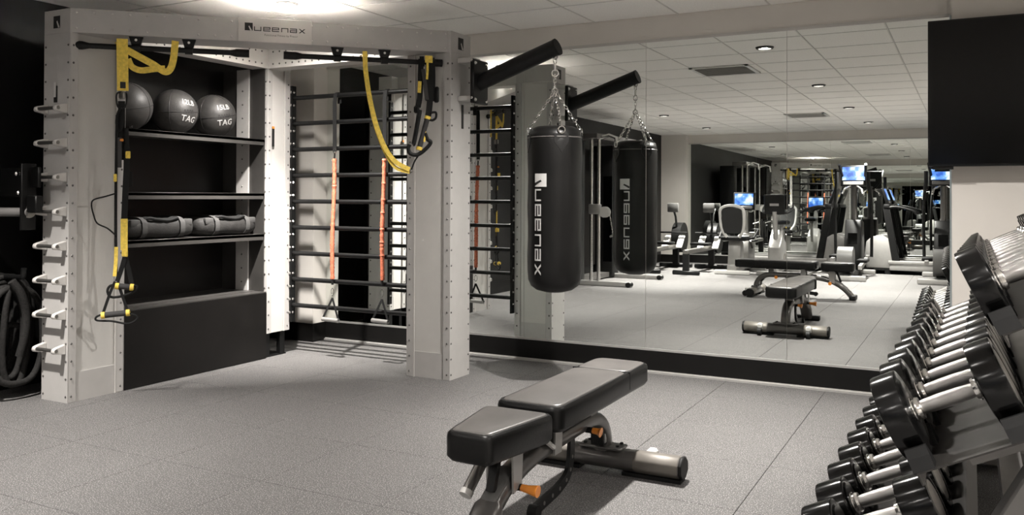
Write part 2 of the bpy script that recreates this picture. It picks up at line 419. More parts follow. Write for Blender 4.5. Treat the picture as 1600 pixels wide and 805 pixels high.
def print_quads(mb, quads, fn, k=2):
    """fn(u,v) -> 3D; every quad becomes a k x k patch"""
    for q in quads:
        g = []
        for j in range(k+1):
            for i in range(k+1):
                a, b = i/k, j/k
                u = (1-b)*((1-a)*q[0][0]+a*q[1][0])+b*((1-a)*q[3][0]+a*q[2][0])
                v = (1-b)*((1-a)*q[0][1]+a*q[1][1])+b*((1-a)*q[3][1]+a*q[2][1])
                g.append(fn(u, v))
        mb.add(g, [(j*(k+1)+i, j*(k+1)+i+1, (j+1)*(k+1)+i+1, (j+1)*(k+1)+i) for j in range(k) for i in range(k)])
    return mb
def text_mesh(body, size, fn, name, m, parent, bold=0.0, align='LEFT'):
    cu = bpy.data.curves.new('t', 'FONT'); cu.body = body; cu.size = size; cu.align_x = align; cu.offset = bold; cu.resolution_u = 2
    ob = bpy.data.objects.new('t', cu); COL.objects.link(ob)
    dg = bpy.context.evaluated_depsgraph_get(); me = bpy.data.meshes.new_from_object(ob.evaluated_get(dg))
    bpy.data.objects.remove(ob)
    bm = bmesh.new(); bm.from_mesh(me); bmesh.ops.triangulate(bm, faces=bm.faces)
    bmesh.ops.subdivide_edges(bm, edges=[e for e in bm.edges if e.calc_length() > size*.35], cuts=1, use_grid_fill=False)
    for v in bm.verts: v.co = Vector(fn(v.co.x, v.co.y))
    bm.to_mesh(me); bm.free(); me.name = name
    return link_mesh(name, me, m, parent)

# ------------------------------------------------------------------ functional training frame in the corner
AX, AY = -4.60, 3.21                          # front corner of the left column
BX_, BY = -3.00, 4.79                         # front corner of the right column
ZT0, ZT1 = 2.148, 2.288                       # top beams
fr = thing('training_frame', 'grey steel functional training frame with shelves, climbing rungs and sign beam', 'gym frame', (-4.2, 4.4, 0))
def W(mb, name, m, parent=None, **k): return mb.build(name, m, parent or fr, world=True, **k)
def rivets(mb, pts, nrm, r=.0075):
    nrm = Vector(nrm).normalized(); s, u, d = frame_from(nrm)
    for p in pts:
        p = Vector(p); n = 6
        vv = [p+s*r*math.cos(2*PI*i/n)+u*r*math.sin(2*PI*i/n) for i in range(n)]
        vv += [p+d*r*.55+s*r*.55*math.cos(2*PI*i/n)+u*r*.55*math.sin(2*PI*i/n) for i in range(n)]
        mb.add(vv, [(i, (i+1) % n, n+(i+1) % n, n+i) for i in range(n)]+[tuple(range(n, 2*n))])
def zs(z0, z1, step=.102):
    n = int((z1-z0)/step); return [z0+.035+i*step for i in range(n+1) if z0+.035+i*step < z1-.02]
def column(x0, x1, y0, y1, z0, z1, wide, name='column'):
    """hollow post: narrow faces are flat plates, wide faces ('x' or 'y' normals) are recessed between flanges"""
    t = .050; rc = .012; m = MB()
    c = W(MB().bx(x0+(rc if wide == 'x' else .004), x1-(rc if wide == 'x' else .004), y0+(rc if wide == 'y' else .004), y1-(rc if wide == 'y' else .004), z0, z1), name, M['frame2'])
    if wide == 'x':
        for ya, yb in ((y0, y0+t), (y1-t, y1)): W(MB().bx(x0, x1, ya, yb, z0, z1).bm_bevel(.002, 1), 'flange', M['frame'], c)
        W(MB().bx(x1-.004, x1+.001, y1-t-.010, y1-t, z0, z1), 'channel_lip', M['sign'], c)
        if z0 < .1: W(MB().bx(x0+.006, x1-.006, y0+t, y1-t, z0, z0+.17), 'kick_panel', M['frame'], c)
    else:
        for xa, xb in ((x0, x0+t), (x1-t, x1)): W(MB().bx(xa, xb, y0, y1, z0, z1).bm_bevel(.002, 1), 'flange', M['frame'], c)
        W(MB().bx(x0+t, x0+t+.010, y0-.001, y0+.004, z0, z1), 'channel_lip', M['sign'], c)
        W(MB().bx(x0+t, x1-t, y0+.006, y1-.006, z0, z0+.17), 'kick_panel', M['frame'], c)
    # flat plate on the narrow faces
    if wide == 'x': W(MB().bx(x0, x1, y0-.003, y0, z0, z1).bx(x0, x1, y1, y1+.003, z0, z1), 'face_plate', M['frame'], c)
    else: W(MB().bx(x0-.003, x0, y0, y1, z0, z1).bx(x1, x1+.003, y0, y1, z0, z1), 'face_plate', M['frame'], c)
    rv = MB(); e = .020; zz = zs(z0, z1)
    if wide == 'x':
        rivets(rv, [(x1+.0, y, z) for y in (y0+e, y1-e) for z in zz], (1, 0, 0)); rivets(rv, [(x0, y, z) for y in (y0+e, y1-e) for z in zz], (-1, 0, 0))
        rivets(rv, [(x, y0-.003, z) for x in (x0+e*.8, x1-e*.8) for z in zz], (0, -1, 0)); rivets(rv, [(x, y1+.003, z) for x in (x0+e, x1-e) for z in zz], (0, 1, 0))
    else:
        rivets(rv, [(x, y0, z) for x in (x0+e, x1-e) for z in zz], (0, -1, 0)); rivets(rv, [(x, y1, z) for x in (x0+e, x1-e) for z in zz], (0, 1, 0))
        rivets(rv, [(x1+.003, y, z) for y in (y0+e*.8, y1-e*.8) for z in zz], (1, 0, 0)); rivets(rv, [(x0-.003, y, z) for y in (y0+e, y1-e) for z in zz], (-1, 0, 0))
    W(rv, 'rivets', M['rivet'], c, kind='stuff', fixn=False)
    return c
LCX0, LCY1 = -4.838, 3.578
RCX0, RCY1 = -3.335, 5.040
column(LCX0, AX, AY, LCY1, 0, ZT0, 'x')
column(RCX0, BX_, BY, RCY1, 0, ZT0, 'y')
CC = (-4.838, AX, 4.80, 5.040)                # corner column
column(CC[0], CC[1], CC[2], CC[3], .18, ZT0, 'x')
W(MB().bx(-4.66, -4.625, 4.82, 4.86, 0, .2).bx(-4.66, -4.625, 4.97, 5.02, 0, .2).bx(-4.80, -4.76, 4.82, 4.86, 0, .2).bx(-4.80, -4.62, 4.80, 5.03, .0, .008), 'column_foot', M['black'])
# top beams
nx, ny = -.7071, .7071
def diag(s, off, z): return Vector((AX+s*.7071+off*nx, AY+s*.7071+off*ny, z))
SL = math.hypot(BX_-AX, BY-AY)                # length of the diagonal beam
db = MB(); P0 = [diag(0, 0, 0), diag(SL, 0, 0), diag(SL-.25, .25, 0), diag(.25, .25, 0)]
db.prism([(q.x, q.y) for q in P0], ZT0, ZT1)
db_o = W(db, 'front_beam', M['frame'])
rv = MB(); rivets(rv, [diag(.03+i*(SL-.06)/23, -.0005, z) for i in range(24) for z in (ZT0+.025, ZT1-.022)], (.7071, -.7071, 0))
W(rv, 'rivets', M['frame2'], db_o, kind='stuff', fixn=False)
cap1 = W(MB().bx(LCX0, AX, AY-.004, LCY1, ZT0, ZT1).bm_bevel(.002, 1), 'beam_end', M['frame'])
cap2 = W(MB().bx(RCX0, BX_+.004, BY, RCY1, ZT0, ZT1).bm_bevel(.002, 1), 'beam_end', M['frame'])
sb = W(MB().bx(-4.74, AX, LCY1, CC[3], ZT0, ZT1), 'side_beam', M['frame2'])
rb = W(MB().bx(AX, RCX0, 4.80, 4.94, ZT0, ZT1), 'rear_beam', M['frame2'])
rv = MB(); rivets(rv, [(AX+.0005, y, z) for y in [3.62+.062*i for i in range(19)] for z in (ZT0+.03, ZT1-.02)], (1, 0, 0)); W(rv, 'rivets', M['rivet'], sb, kind='stuff', fixn=False)
rv = MB(); rivets(rv, [(x, 4.7995, z) for x in [AX+.05+.062*i for i in range(19)] for z in (ZT0+.03, ZT1-.02)], (0, -1, 0)); W(rv, 'rivets', M['rivet'], rb, kind='stuff', fixn=False)
# sign plate with the maker's lettering
sp = W(MB().bar(diag(.923, -.006, ZT0+.072), diag(1.362, -.006, ZT0+.072), .012, .148).bm_bevel(.002, 1), 'sign_plate', M['sign'])
icon, slash, letters = logo_strokes(); U = .0268
sg = lambda off: (lambda u, v: diag(.962+u*U, off, ZT0+.066+v*U))
W(print_quads(MB(), icon, sg(-.0128), 1), 'sign_icon', M['darkprint'], sp, smooth=None, fixn=False)
W(print_quads(MB(), slash, sg(-.0134), 1), 'sign_icon_slash', M['sign'], sp, smooth=None, fixn=False)
W(print_quads(MB(), letters, sg(-.0128), 1), 'sign_letters', M['darkprint'], sp, smooth=None, fixn=False)
inv = WM[fr].inverted()
text_mesh('Functional Fitness by Precor', .0185, lambda x, y: inv @ diag(1.078+x*.94, -.0128, ZT0+.038+y), 'sign_small_letters', M['greyprint'], sp)
def badge(parent, fn):
    W(print_quads(MB(), [rect(0, 1, 0, 1)], fn(0), 1), 'maker_badge', M['darkprint'], parent, smooth=None, fixn=False)
    W(print_quads(MB(), [[(.46, .52), (.58, .62), (.95, .05), (.72, .02)]], fn(.0008), 1), 'maker_badge_slash', M['sign'], parent, smooth=None, fixn=False)
badge(cap1, lambda d: (lambda u, v: Vector((-4.752+.062*u, AY-.0048-d, 2.180+.072*v))))
badge(cap2, lambda d: (lambda u, v: Vector((BX_+.0048+d, 4.878+.068*u, 2.178+.080*v))))
W(MB().bx(AX, AX+.004, 4.845, 4.868, 1.57, 1.72), 'warning_label', M['darkprint']); W(MB().bx(BX_+.003, BX_+.006, 4.925, 4.950, 1.655, 1.815), 'warning_label', M['darkprint'])
W(MB().bx(AX, AX+.0045, 4.845, 4.868, 1.705, 1.722), 'warning_label_strip', M['orangek'])
# little key holder on the left column
W(MB().bx(-4.737, -4.712, AY-.010, AY-.003, 1.745, 1.842), 'number_tag', M['darkprint']); W(MB().bx(-4.733, -4.716, AY-.0125, AY-.009, 1.775, 1.862), 'number_tag_plate', M['lightplastic'])
# pull-up bars under the front beam
ZB = 2.081
def pull_bar(s0, s1, sbr, off=0.0):
    b = W(MB().tube(diag(s0, off, ZB), diag(s1, off, ZB), .0165, 16), 'pull_up_bar', M['black'])
    for s, d in ((s0, 1), (s1, -1)):
        W(MB().tube(diag(s, off, ZB), diag(s+d*.075, off, ZB), .025, 16).tube(diag(s+d*.075, off, ZB), diag(s+d*.11, off, ZB), .025, 16, .017), 'end_grip', M['rubber'], b)
    for s in sbr:
        m = MB().tube(diag(s-.022, off, ZB), diag(s+.022, off, ZB), .024, 14)
        m.prism([(-.040, 0), (.040, 0), (.018, -.075), (-.018, -.075)], -.012, .012,
                Matrix.Translation(diag(s, off, ZT0-.001)) @ Matrix(((.7071, 0, .7071, 0), (.7071, 0, -.7071, 0), (0, 1, 0, 0), (0, 0, 0, 1))))
        h = W(m, 'bar_bracket', M['black'], b)
        W(MB().tube(diag(s, off-.018, ZT0-.022), diag(s, off-.008, ZT0-.022), .008, 8), 'bolt', M['chrome'], b)
    return b
OFF = .045
pull_bar(-.02, .99, (.345, .640), OFF)
pull_bar(1.195, 2.205, (1.525, 1.825), OFF)
# climbing rungs between the corner column and the right column
RZ = [1.953-.198*i for i in range(9)]; RY = 5.062
def ladder_strip(x):
    st = W(MB().bx(x-.006, x+.012, RY-.025, RY+.022, .24, 2.045), 'rung_rail', M['black'])
    rv = MB(); rivets(rv, [(x+sx*.012+(.006 if sx < 0 else 0), RY-.002, z+dz) for z in RZ for dz in (.045, -.055) for sx in (1,)], (1, 0, 0), .011)
    rivets(rv, [(x, RY-.026, z+dz) for z in RZ for dz in (.045, -.055)], (0, -1, 0), .011)
    W(rv, 'rail_bolts', M['chrome'], st, kind='stuff', fixn=False)
ladder_strip(AX+.008); ladder_strip(RCX0-.016)
for z in RZ: W(MB().tube((AX+.012, RY, z), (RCX0-.012, RY, z), .0165, 14), 'rung', M['black'])
# short storage rungs on the outer face of the left column
for i in range(8):
    z = 1.705-.1995*i
    y1 = AY-.003; y0 = y1-.072
    Mh = Matrix.Translation((0, 0, z)) @ Matrix(((0, 0, 1, 0), (1, 0, 0, 0), (0, 1, 0, 0), (0, 0, 0, 1)))
    hk = W(MB().tube((-4.824, y0+.012, z), (-4.614, y0+.012, z), .0105, 10), 'hook_rod', M['bsteel'])
    for x in (-4.822, -4.616-.03):
        W(MB().prism([(y1, .030), (y0+.02, .018), (y0, .010), (y0-.004, -.004), (y0, -.016), (y0+.02, -.020), (y1, -.028)], x, x+.030, Mh).bm_bevel(.003, 1), 'hook_bracket', M['sign'], hk)
# shelving bay between the left and the corner column
SX0, SX1 = -5.02, -4.622
W(MB().bx(-5.06, -5.04, LCY1-.05, 4.83, .02, ZT0), 'back_panel', M['cabinet'])
for z in (1.621, 1.222, .920):
    W(MB().bx(-5.04, SX1, LCY1+.003, CC[2]-.003, z-.022, z).bx(SX1-.012, SX1, LCY1+.003, CC[2]-.003, z-.045, z).bm_bevel(.002, 1), 'shelf', M['shelf'])
W(MB().bx(-5.04, -4.622, 4.788, 4.798, .46, ZT0), 'side_panel', M['shelf'])
sp2 = W(MB().bx(-4.885, -4.765, 4.772, 4.786, .498, ZT0), 'side_post', M['frame'])
rv = MB(); rivets(rv, [(-4.825, 4.772, .56+.102*i) for i in range(15)], (0, -1, 0)); W(rv, 'rivets', M['rivet'], sp2, kind='stuff', fixn=False)
W(MB().bx(-5.04, -4.622, LCY1+.003, LCY1+.012, .46, ZT0), 'side_post', M['frame'])
cb = W(MB().bx(-5.04, AX+.004, LCY1+.004, CC[2]-.004, .004, .486), 'storage_bench', M['cabinet'])
W(MB().bx(-5.04, -4.70, LCY1+.006, CC[2]-.006, .486, .497).bx(-4.70, AX+.002, LCY1+.006, CC[2]-.006, .486, .4935), 'bench_lid', M['shelf'], cb)
W(MB().bx(-4.655, -4.60, 4.73, 4.796, .0, .10), 'levelling_foot', M['black'], cb)
# punching bag arm on the right column
am = W(MB().bx(BX_+.003, BX_+.115, 4.875, 4.985, 2.085, 2.120).bx(BX_+.003, BX_+.115, 4.875, 4.985, 1.835, 1.868).bm_bevel(.003, 1), 'arm_bracket', M['frame2'])
W(MB().bx(BX_+.112, BX_+.140, 4.850, 5.045, 1.815, 2.105).bm_bevel(.006, 1), 'arm_plate', M['black'])
rv = MB(); rivets(rv, [(BX_+.140, y, z) for y in (4.875, 5.02) for z in (1.84, 2.08)], (1, 0, 0), .013); rivets(rv, [(BX_+.125, 4.850, z) for z in (2.095, 1.85)], (0, -1, 0), .010)
W(rv, 'plate_bolts', M['chrome'], fixn=False, kind='stuff')
BAGX, BAGY = -2.32, 4.95
W(MB().tube((BX_+.12, BAGY, 1.955), (BAGX+.012, BAGY, 2.150), .054, 22), 'bag_arm', M['black'])
W(MB().tube((BAGX+.008, BAGY, 2.1485), (BAGX+.020, BAGY, 2.153), .0555, 22), 'arm_end_cap', M['rubber'])
W(MB().torus((BAGX, BAGY, 2.090), .016, .005, Matrix.Rotation(PI/2, 3, 'X')), 'arm_eye', M['bsteel'])
# ------------------------------------------------------------------ pixel -> point on a known plane
def ray(px, py):
    return fw + r2*((px-800)/F_PX) - u2*((py-402.5-SHY)/F_PX)
EYEP = Vector((0, 0, EYE))
def on_plane(px, py, pt, n):
    d = ray(px, py); n = Vector(n); t = (Vector(pt)-EYEP).dot(n)/d.dot(n); return EYEP+d*t
DN = Vector((nx, ny, 0))
def dg(px, py, off=OFF): return on_plane(px, py, diag(0, off, 0), DN)
def ly(px, py, y): return on_plane(px, py, (0, y, 0), (0, 1, 0))
def lx(px, py, x): return on_plane(px, py, (x, 0, 0), (1, 0, 0))

# ------------------------------------------------------------------ medicine balls on the top shelf
def sphere_mb(r, c, nu=32, nv=20):
    m = MB(); return m.lathe([(max(1e-5, r*math.sin(PI*i/nv)), -r*math.cos(PI*i/nv)) for i in range(nv+1)], Matrix.Translation(c), nu)
def med_ball(y, r, label, texts, seam_rot, tilt=0.0):
    c = Vector((-4.80, y, 1.6215+r)); t = thing('medicine_ball', label, 'ball', (c.x, c.y, 1.6215), 0, 'medicine balls on the top shelf')
    sphere_mb(r, c).build('ball_body', M['ball'], t, world=True, smooth=180)
    sm = MB()
    for ax in ((0, 0, 1), (1, 0, 0), (0, 1, 0)):
        Rm = Vector(ax).rotation_difference(Vector((0, 0, 1))).to_matrix().inverted() if ax != (0, 0, 1) else Matrix.Identity(3)
        sm.torus(c, r*.9995, .0022, Matrix.Rotation(seam_rot, 3, 'Z') @ Matrix.Rotation(tilt, 3, 'X') @ Rm, 40, 5)
    sm.build('seam', M['darkprint'], t, world=True)
    view = (EYEP-c).normalized(); rgt = Vector((0, 0, 1)).cross(view).normalized(); upw = view.cross(rgt)
    inv_ = WM[t].inverted()
    for body, size, ang_r, ang_u, mt, rot in texts:
        def fn(x, y_, ang_r=ang_r, ang_u=ang_u, rot=rot):
            x, y_ = x*math.cos(rot)-y_*math.sin(rot), x*math.sin(rot)+y_*math.cos(rot)
            a = ang_r+x/r; b = ang_u+y_/r
            d = view*(math.cos(a)*math.cos(b))+rgt*(math.sin(a)*math.cos(b))+upw*math.sin(b)
            return inv_ @ (c+d*(r+.0016))
        text_mesh(body, size, fn, 'print', mt, t, bold=.0005, align='CENTER')
    return t
med_ball(3.75, .155, 'dark grey medicine ball leftmost on the top shelf, behind the yellow strap', [('15', .040, .30, -1.08, M['white'], .4)], .35, .25)
med_ball(4.125, .153, 'dark grey medicine ball marked 12LB in the middle of the top shelf', [('12LB', .054, .63, .34, M['white'], -.16), ('TAG', .060, .64, -.42, M['white'], -.16), ('/\\/\\/\\/\\', .034, .62, -.03, M['darkprint'], -.05)], .62, .1)
med_ball(4.47, .153, 'dark grey medicine ball marked 15LB at the right end of the top shelf', [('15LB', .054, .47, .32, M['white'], .10), ('TAG', .060, .58, -.40, M['white'], .13), ('/\\/\\/\\/\\/\\', .034, .50, -.05, M['darkprint'], .12)], .2, .2)

# ------------------------------------------------------------------ sandbags on the middle shelf
def sandbag(y0, y1, label, seed):
    rnd = random.Random(seed); zb = .9205; t = thing('sandbag', label, 'sandbag', (-4.78, (y0+y1)/2, zb), 0, 'folded sandbags on the shelf')
    n, m_ = 20, 22; vv = []; L = y1-y0
    for j in range(m_+1):
        f = j/m_; s = 1-abs(2*f-1)**7*.38
        hw, hh = .150*s, .068*s*(1+.05*math.sin(9*f+seed))
        for i in range(n):
            a = 2*PI*i/n; cx = abs(math.cos(a))**.55*math.copysign(1, math.cos(a)); cz = abs(math.sin(a))**.62*math.copysign(1, math.sin(a))
            k = 1+.030*rnd.uniform(-1, 1)
            vv.append((-4.78+hw*cx*k, y0+L*f, zb+.0685+max(-.067, hh*cz*k)))
    ff = [(j*n+i, j*n+(i+1) % n, (j+1)*n+(i+1) % n, (j+1)*n+i) for j in range(m_) for i in range(n)]+[tuple(range(n))[::-1], tuple(range(m_*n, m_*n+n))]
    MB().add(vv, ff).build('bag_body', M['fabric'], t, world=True, smooth=70)
    for f in (.24, .76):
        y = y0+L*f; pts = []
        for i in range(25):
            a = 2*PI*i/24; cx = abs(math.cos(a))**.55*math.copysign(1, math.cos(a)); cz = abs(math.sin(a))**.62*math.copysign(1, math.sin(a))
            pts.append((-4.78+.157*cx, y, zb+.0725+max(-.070, .072*cz)))
        MB().path(pts[:-1], 1, closed=True, prof=(.038, .004), upv=None).build('strap_band', M['greyweb'], t, world=True)
    y = (y0+y1)/2
    for x in (-4.665, -4.70):
        pts = smooth_pts([(x, y-.145, zb+.115), (x+.022, y-.11, zb+.135), (x+.03, y-.04, zb+.126), (x+.03, y+.04, zb+.120), (x+.022, y+.11, zb+.134), (x, y+.145, zb+.115)], 5)
        MB().path(pts, .011, 8).build('carry_handle', M['webbing'], t, world=True)
    for f in (.14, .86):
        MB().rbox((-4.652, y0+L*f, zb+.105), (.03, .075, .045), .010).build('end_flap', M['greyweb'], t, world=True)
sandbag(3.612, 4.185, 'black canvas sandbag on the shelf, next to the left column', 3)
sandbag(4.215, 4.765, 'black canvas sandbag on the shelf, next to the corner column', 8)

# ------------------------------------------------------------------ suspension trainers
def strap_px(t, name, pts, w_, m, f=dg, off=None, k=5, th=.0035, zoff=0, face=None):
    P = [f(*q) if off is None else f(q[0], q[1], off) for q in pts]
    P = smooth_pts(P, k) if len(P) > 2 else P
    return MB().path(P, 1, prof=(w_, th), upv=face or DN).build(name, m, t, world=True)
def cord_px(t, name, pts, r, m, f=dg, off=None, k=5, closed=False):
    P = [f(*q) if off is None else f(q[0], q[1], off) for q in pts]
    P = smooth_pts(P, k, closed) if len(P) > 2 else P
    return MB().path(P, r, 8, closed=closed).build(name, m, t, world=True)
b0 = dg(190, 68)
t = thing('suspension_trainer', 'yellow and black suspension trainer hanging in front of the left shelf', 'strap trainer', (b0.x, b0.y, 1.0))
F_ = OFF-.028
strap_px(t, 'anchor_strap', [(191, 60.5), (191, 75), (191.5, 100), (192, 142)], .062, M['yellow'], off=F_)
strap_px(t, 'anchor_strap', [(191, 60.5), (191, 75), (191.5, 100), (192, 138)], .050, M['yellow'], off=OFF+.030)
MB().path([diag(.235, F_, ZB+.020), diag(.297, F_, ZB+.020), diag(.297, OFF+.03, ZB+.020), diag(.235, OFF+.03, ZB+.020)], .004, 6, closed=True).build('strap_fold', M['yellow'], t, world=True)
strap_px(t, 'anchor_strap', [(198, 78), (218, 89), (240, 101), (257, 112), (266, 108), (271, 92), (274, 64)], .040, M['yellow'], off=F_+.006)
strap_px(t, 'anchor_strap', [(200, 92), (206, 104), (220, 110), (240, 108), (258, 107)], .036, M['yellow'], off=F_+.012)
strap_px(t, 'stitch_patch', [(192, 128), (192, 138)], .030, M['darkprint'], off=F_-.004)
# hardware under the anchor
MB().rbox(dg(191, 149, F_), (.05, .018, .045), .006, 1).build('carabiner_loop', M['bsteel'], t, world=True)
cord_px(t, 'carabiner', [(184, 145), (182, 155), (185, 168), (195, 168), (198, 155), (196, 145)], .005, M['black'], off=F_, closed=True)
strap_px(t, 'main_strap', [(190, 158), (190, 200), (189, 250)], .038, M['webbing'], off=F_)
strap_px(t, 'main_strap', [(183, 180), (182, 230), (181, 300), (181, 380), (182, 432)], .016, M['webbing'], off=F_-.006)
strap_px(t, 'main_strap', [(188, 168), (183, 180), (182, 195), (186, 205), (192, 195), (192, 175)], .012, M['webbing'], off=F_-.012)
strap_px(t, 'main_strap', [(196, 200), (198, 250), (196, 300), (194, 345)], .034, M['webbing'], off=F_)
strap_px(t, 'padding', [(200, 268), (200, 292)], .05, M['rubber'], off=F_+.02)
strap_px(t, 'grey_strap', [(187, 215), (187, 262)], .022, M['greyweb'], off=F_-.016)
MB().rbox(dg(190, 219, F_-.02), (.028, .012, .016), .004, 1).build('buckle', M['orangek'], t, world=True)
for q, s in (((200, 242), (.034, .014, .042)), ((180, 278), (.022, .012, .046))):
    MB().rbox(dg(*q, F_-.018), s, .004, 1).build('adjuster_tab', M['yellow'], t, world=True)
cord_px(t, 'adjuster_loop', [(182, 302), (165, 307), (147, 312), (143, 320), (146, 335), (152, 349), (168, 357), (181, 368)], .0045, M['webbing'], off=F_-.02)
strap_px(t, 'lower_strap', [(194, 342), (194, 366), (194, 391)], .038, M['yellow'], off=F_-.004)
MB().rbox(dg(195, 396, F_-.008), (.045, .014, .040), .004, 1).build('buckle', M['yellow'], t, world=True)
strap_px(t, 'lower_strap', [(181.5, 386), (181, 408), (179, 432)], .020, M['yellow'], off=F_-.010)
strap_px(t, 'handle_strap', [(195, 402), (190, 420), (183, 440)], .026, M['webbing'], off=F_-.006)
strap_px(t, 'handle_strap', [(196, 402), (202, 425), (206, 446)], .026, M['webbing'], off=F_-.002)
def grip(t, a, b, off, mi=M['foam'], f=dg):
    A, B = f(*a, off), f(*b, off)
    g = MB().tube(A, B, .017, 12).build('grip', mi, t, world=True)
    d = (B-A).normalized()*.010
    for P in (A, B): MB().tube(P-d, P+d, .020, 12).build('grip_end', M['yellow'], g, world=True)
grip(t, (183, 447), (206, 449), F_-.014)
cord_px(t, 'foot_cradle', [(181, 446), (172, 447), (168, 455), (173, 464), (190, 463), (208, 456), (214, 448), (206, 446)], .0075, M['webbing'], off=F_-.012)
strap_px(t, 'handle_strap', [(180, 440), (172, 458), (161, 490)], .016, M['webbing'], off=F_-.022)
strap_px(t, 'handle_strap', [(184, 440), (191, 462), (200, 488)], .016, M['webbing'], off=F_-.018)
grip(t, (161, 493), (200, 489), F_-.024)
cord_px(t, 'foot_cradle', [(158, 492), (150, 496), (152, 501), (175, 502), (200, 506), (214, 499), (212, 493), (200, 490)], .006, M['webbing'], off=F_-.024)

b0 = dg(668, 95)
t = thing('suspension_trainer', 'black suspension trainer bundled with a long yellow strap at the right column', 'strap trainer', (b0.x, b0.y, 1.3))
F2 = OFF-.028
yl = [(570, 80), (570.5, 95), (571.5, 112), (577, 149.5), (584.7, 184), (593.4, 211.5), (604.5, 236), (619.4, 254), (640, 265)]
strap_px(t, 'anchor_strap', yl, .030, M['yellow'], off=F2)
strap_px(t, 'anchor_strap', [(570, 80), (571, 112), (576, 149.5), (583, 184), (592, 214), (603, 240), (618, 262), (640, 269)], .022, M['yellow'], off=F2+.012)
MB().path([diag(1.675, F2, ZB+.020), diag(1.712, F2, ZB+.020), diag(1.712, OFF+.03, ZB+.020), diag(1.675, OFF+.03, ZB+.020)], .004, 6, closed=True).build('strap_fold', M['yellow'], t, world=True)
MB().torus(dg(643, 267, F2), .010, .0035, Matrix.Rotation(PI/2, 3, 'X')).build('end_ring', M['bsteel'], t, world=True)
cord_px(t, 'cord', [(643, 265), (648, 252), (654, 243)], .005, M['webbing'], off=F2-.01)
strap_px(t, 'anchor_wrap', [(670, 87), (670, 98)], .050, M['yellow'], off=F2-.006)
strap_px(t, 'strap_tab', [(668, 98), (668, 110), (667, 124)], .014, M['yellow'], off=F2-.016)
strap_px(t, 'main_strap', [(672, 90), (673, 120), (672, 158)], .062, M['webbing'], off=F2)
strap_px(t, 'main_strap', [(658, 92), (657, 120), (656, 150), (653, 168)], .036, M['webbing'], off=F2)
strap_px(t, 'grey_strap', [(661, 108), (664, 130), (667, 156)], .026, M['greyweb'], off=F2-.010)
strap_px(t, 'anchor_wrap', [(659, 88), (660, 104)], .030, M['webbing'], off=F2-.004)
strap_px(t, 'strap_tab', [(656, 127), (655, 145)], .022, M['yellow'], off=F2-.012)
MB().rbox(dg(682, 148, F2-.006), (.035, .022, .105), .008, 1).build('buckle', M['rubber'], t, world=True)
MB().rbox(dg(651, 171, F2-.012), (.045, .022, .05), .010, 1).build('buckle', M['rubber'], t, world=True)
strap_px(t, 'main_strap', [(672, 155), (670, 175), (667, 188)], .040, M['webbing'], off=F2-.006)
grip(t, (668, 184), (655, 232), F2-.014)
cord_px(t, 'foot_cradle', [(656, 172), (652, 195), (647, 222), (645, 226)], .015, M['rubber'], off=F2-.018)
cord_px(t, 'foot_cradle', [(674, 176), (681, 176), (681, 184), (676, 188), (671, 187)], .008, M['rubber'], off=F2-.016)
cord_px(t, 'foot_cradle', [(664, 208), (668, 218), (673, 223), (664, 234), (652, 242), (641, 240), (638, 232), (640, 226)], .013, M['rubber'], off=F2-.020)
strap_px(t, 'strap_tab', [(664, 205), (663, 222)], .012, M['yellow'], off=F2-.026)

# ------------------------------------------------------------------ resistance bands on the rungs
def band(xt, xb, y_t, label, seed, ytop=None):
    rnd = random.Random(seed); Y = RY-.034
    p = lambda x, y: ly(x, y, Y)
    a = p(xt, 148); t = thing('resistance_band', label, 'resistance band', (a.x, Y, .3), 0, 'orange resistance bands on the rungs')
    z0 = RZ[0]
    strap = [Vector((a.x, RY+.022, z0-.06)), Vector((a.x, RY+.024, z0)), Vector((a.x, RY, z0+.0205)), Vector((a.x, RY-.022, z0+.012)), Vector((a.x, Y, z0-.05))]
    f = p(xt, 237); Pm = [Vector((a.x+(f.x-a.x)*q, Y, z0-.05+(f.z-z0+.05)*q)) for q in (.33, .66, 1)]
    MB().path(strap+Pm, 1, prof=(.034, .004), upv=Vector((1, 0, 0)).cross(Vector((0, 0, 1)))).build('loop_strap', M['webbing'], t, world=True)
    MB().torus(p(xt, 236), .016, .0028, Matrix.Rotation(PI/2, 3, 'X'), 16, 6, .85, 1.15).build('carabiner', M['chrome'], t, world=True)
    MB().tube(p(xt, 240), p(xt-.5, 249), .006, 8).build('swivel', M['rubber'], t, world=True)
    top, bot = p(xt-1, 248), p(xb, y_t); n = 74; pts = []; rr = []
    for i in range(n+1):
        q = i/n; P = top.lerp(bot, q); pts.append(P+Vector((.004*math.sin(5*q+seed), .003*math.sin(7*q), 0)))
        rr.append(.0140+.0058*rnd.random()*(1 if i % 2 else .25))
    MB().path(pts, rr, 10).build('sleeve', M['orange'], t, world=True)
    e = p(xb, y_t+9)
    MB().tube(bot, e, .0095, 8).build('swivel', M['rubber'], t, world=True)
    c = p(xb, y_t+20); MB().torus(c, .019, .0028, Matrix.Rotation(PI/2, 3, 'X'), 16, 6, .7, 1.35).build('carabiner', M['chrome'], t, world=True)
    ap = p(xb, y_t+30); hl, hr = p(xb-13, y_t+62), p(xb+12, y_t+65); hl.y -= .02; hr.y -= .02
    for h in (hl, hr): MB().path([ap, ap.lerp(h, .5), h], 1, prof=(.016, .003), upv=(0, 1, 0)).build('handle_strap', M['webbing'], t, world=True)
    MB().tube(hl, hr, .0155, 12).build('grip', M['silver'], t, world=True)
band(523, 519.5, 436, 'orange sleeved resistance band on the rungs nearer to the corner column', 1)
band(601, 597, 438, 'orange sleeved resistance band on the rungs nearer to the right column', 2)

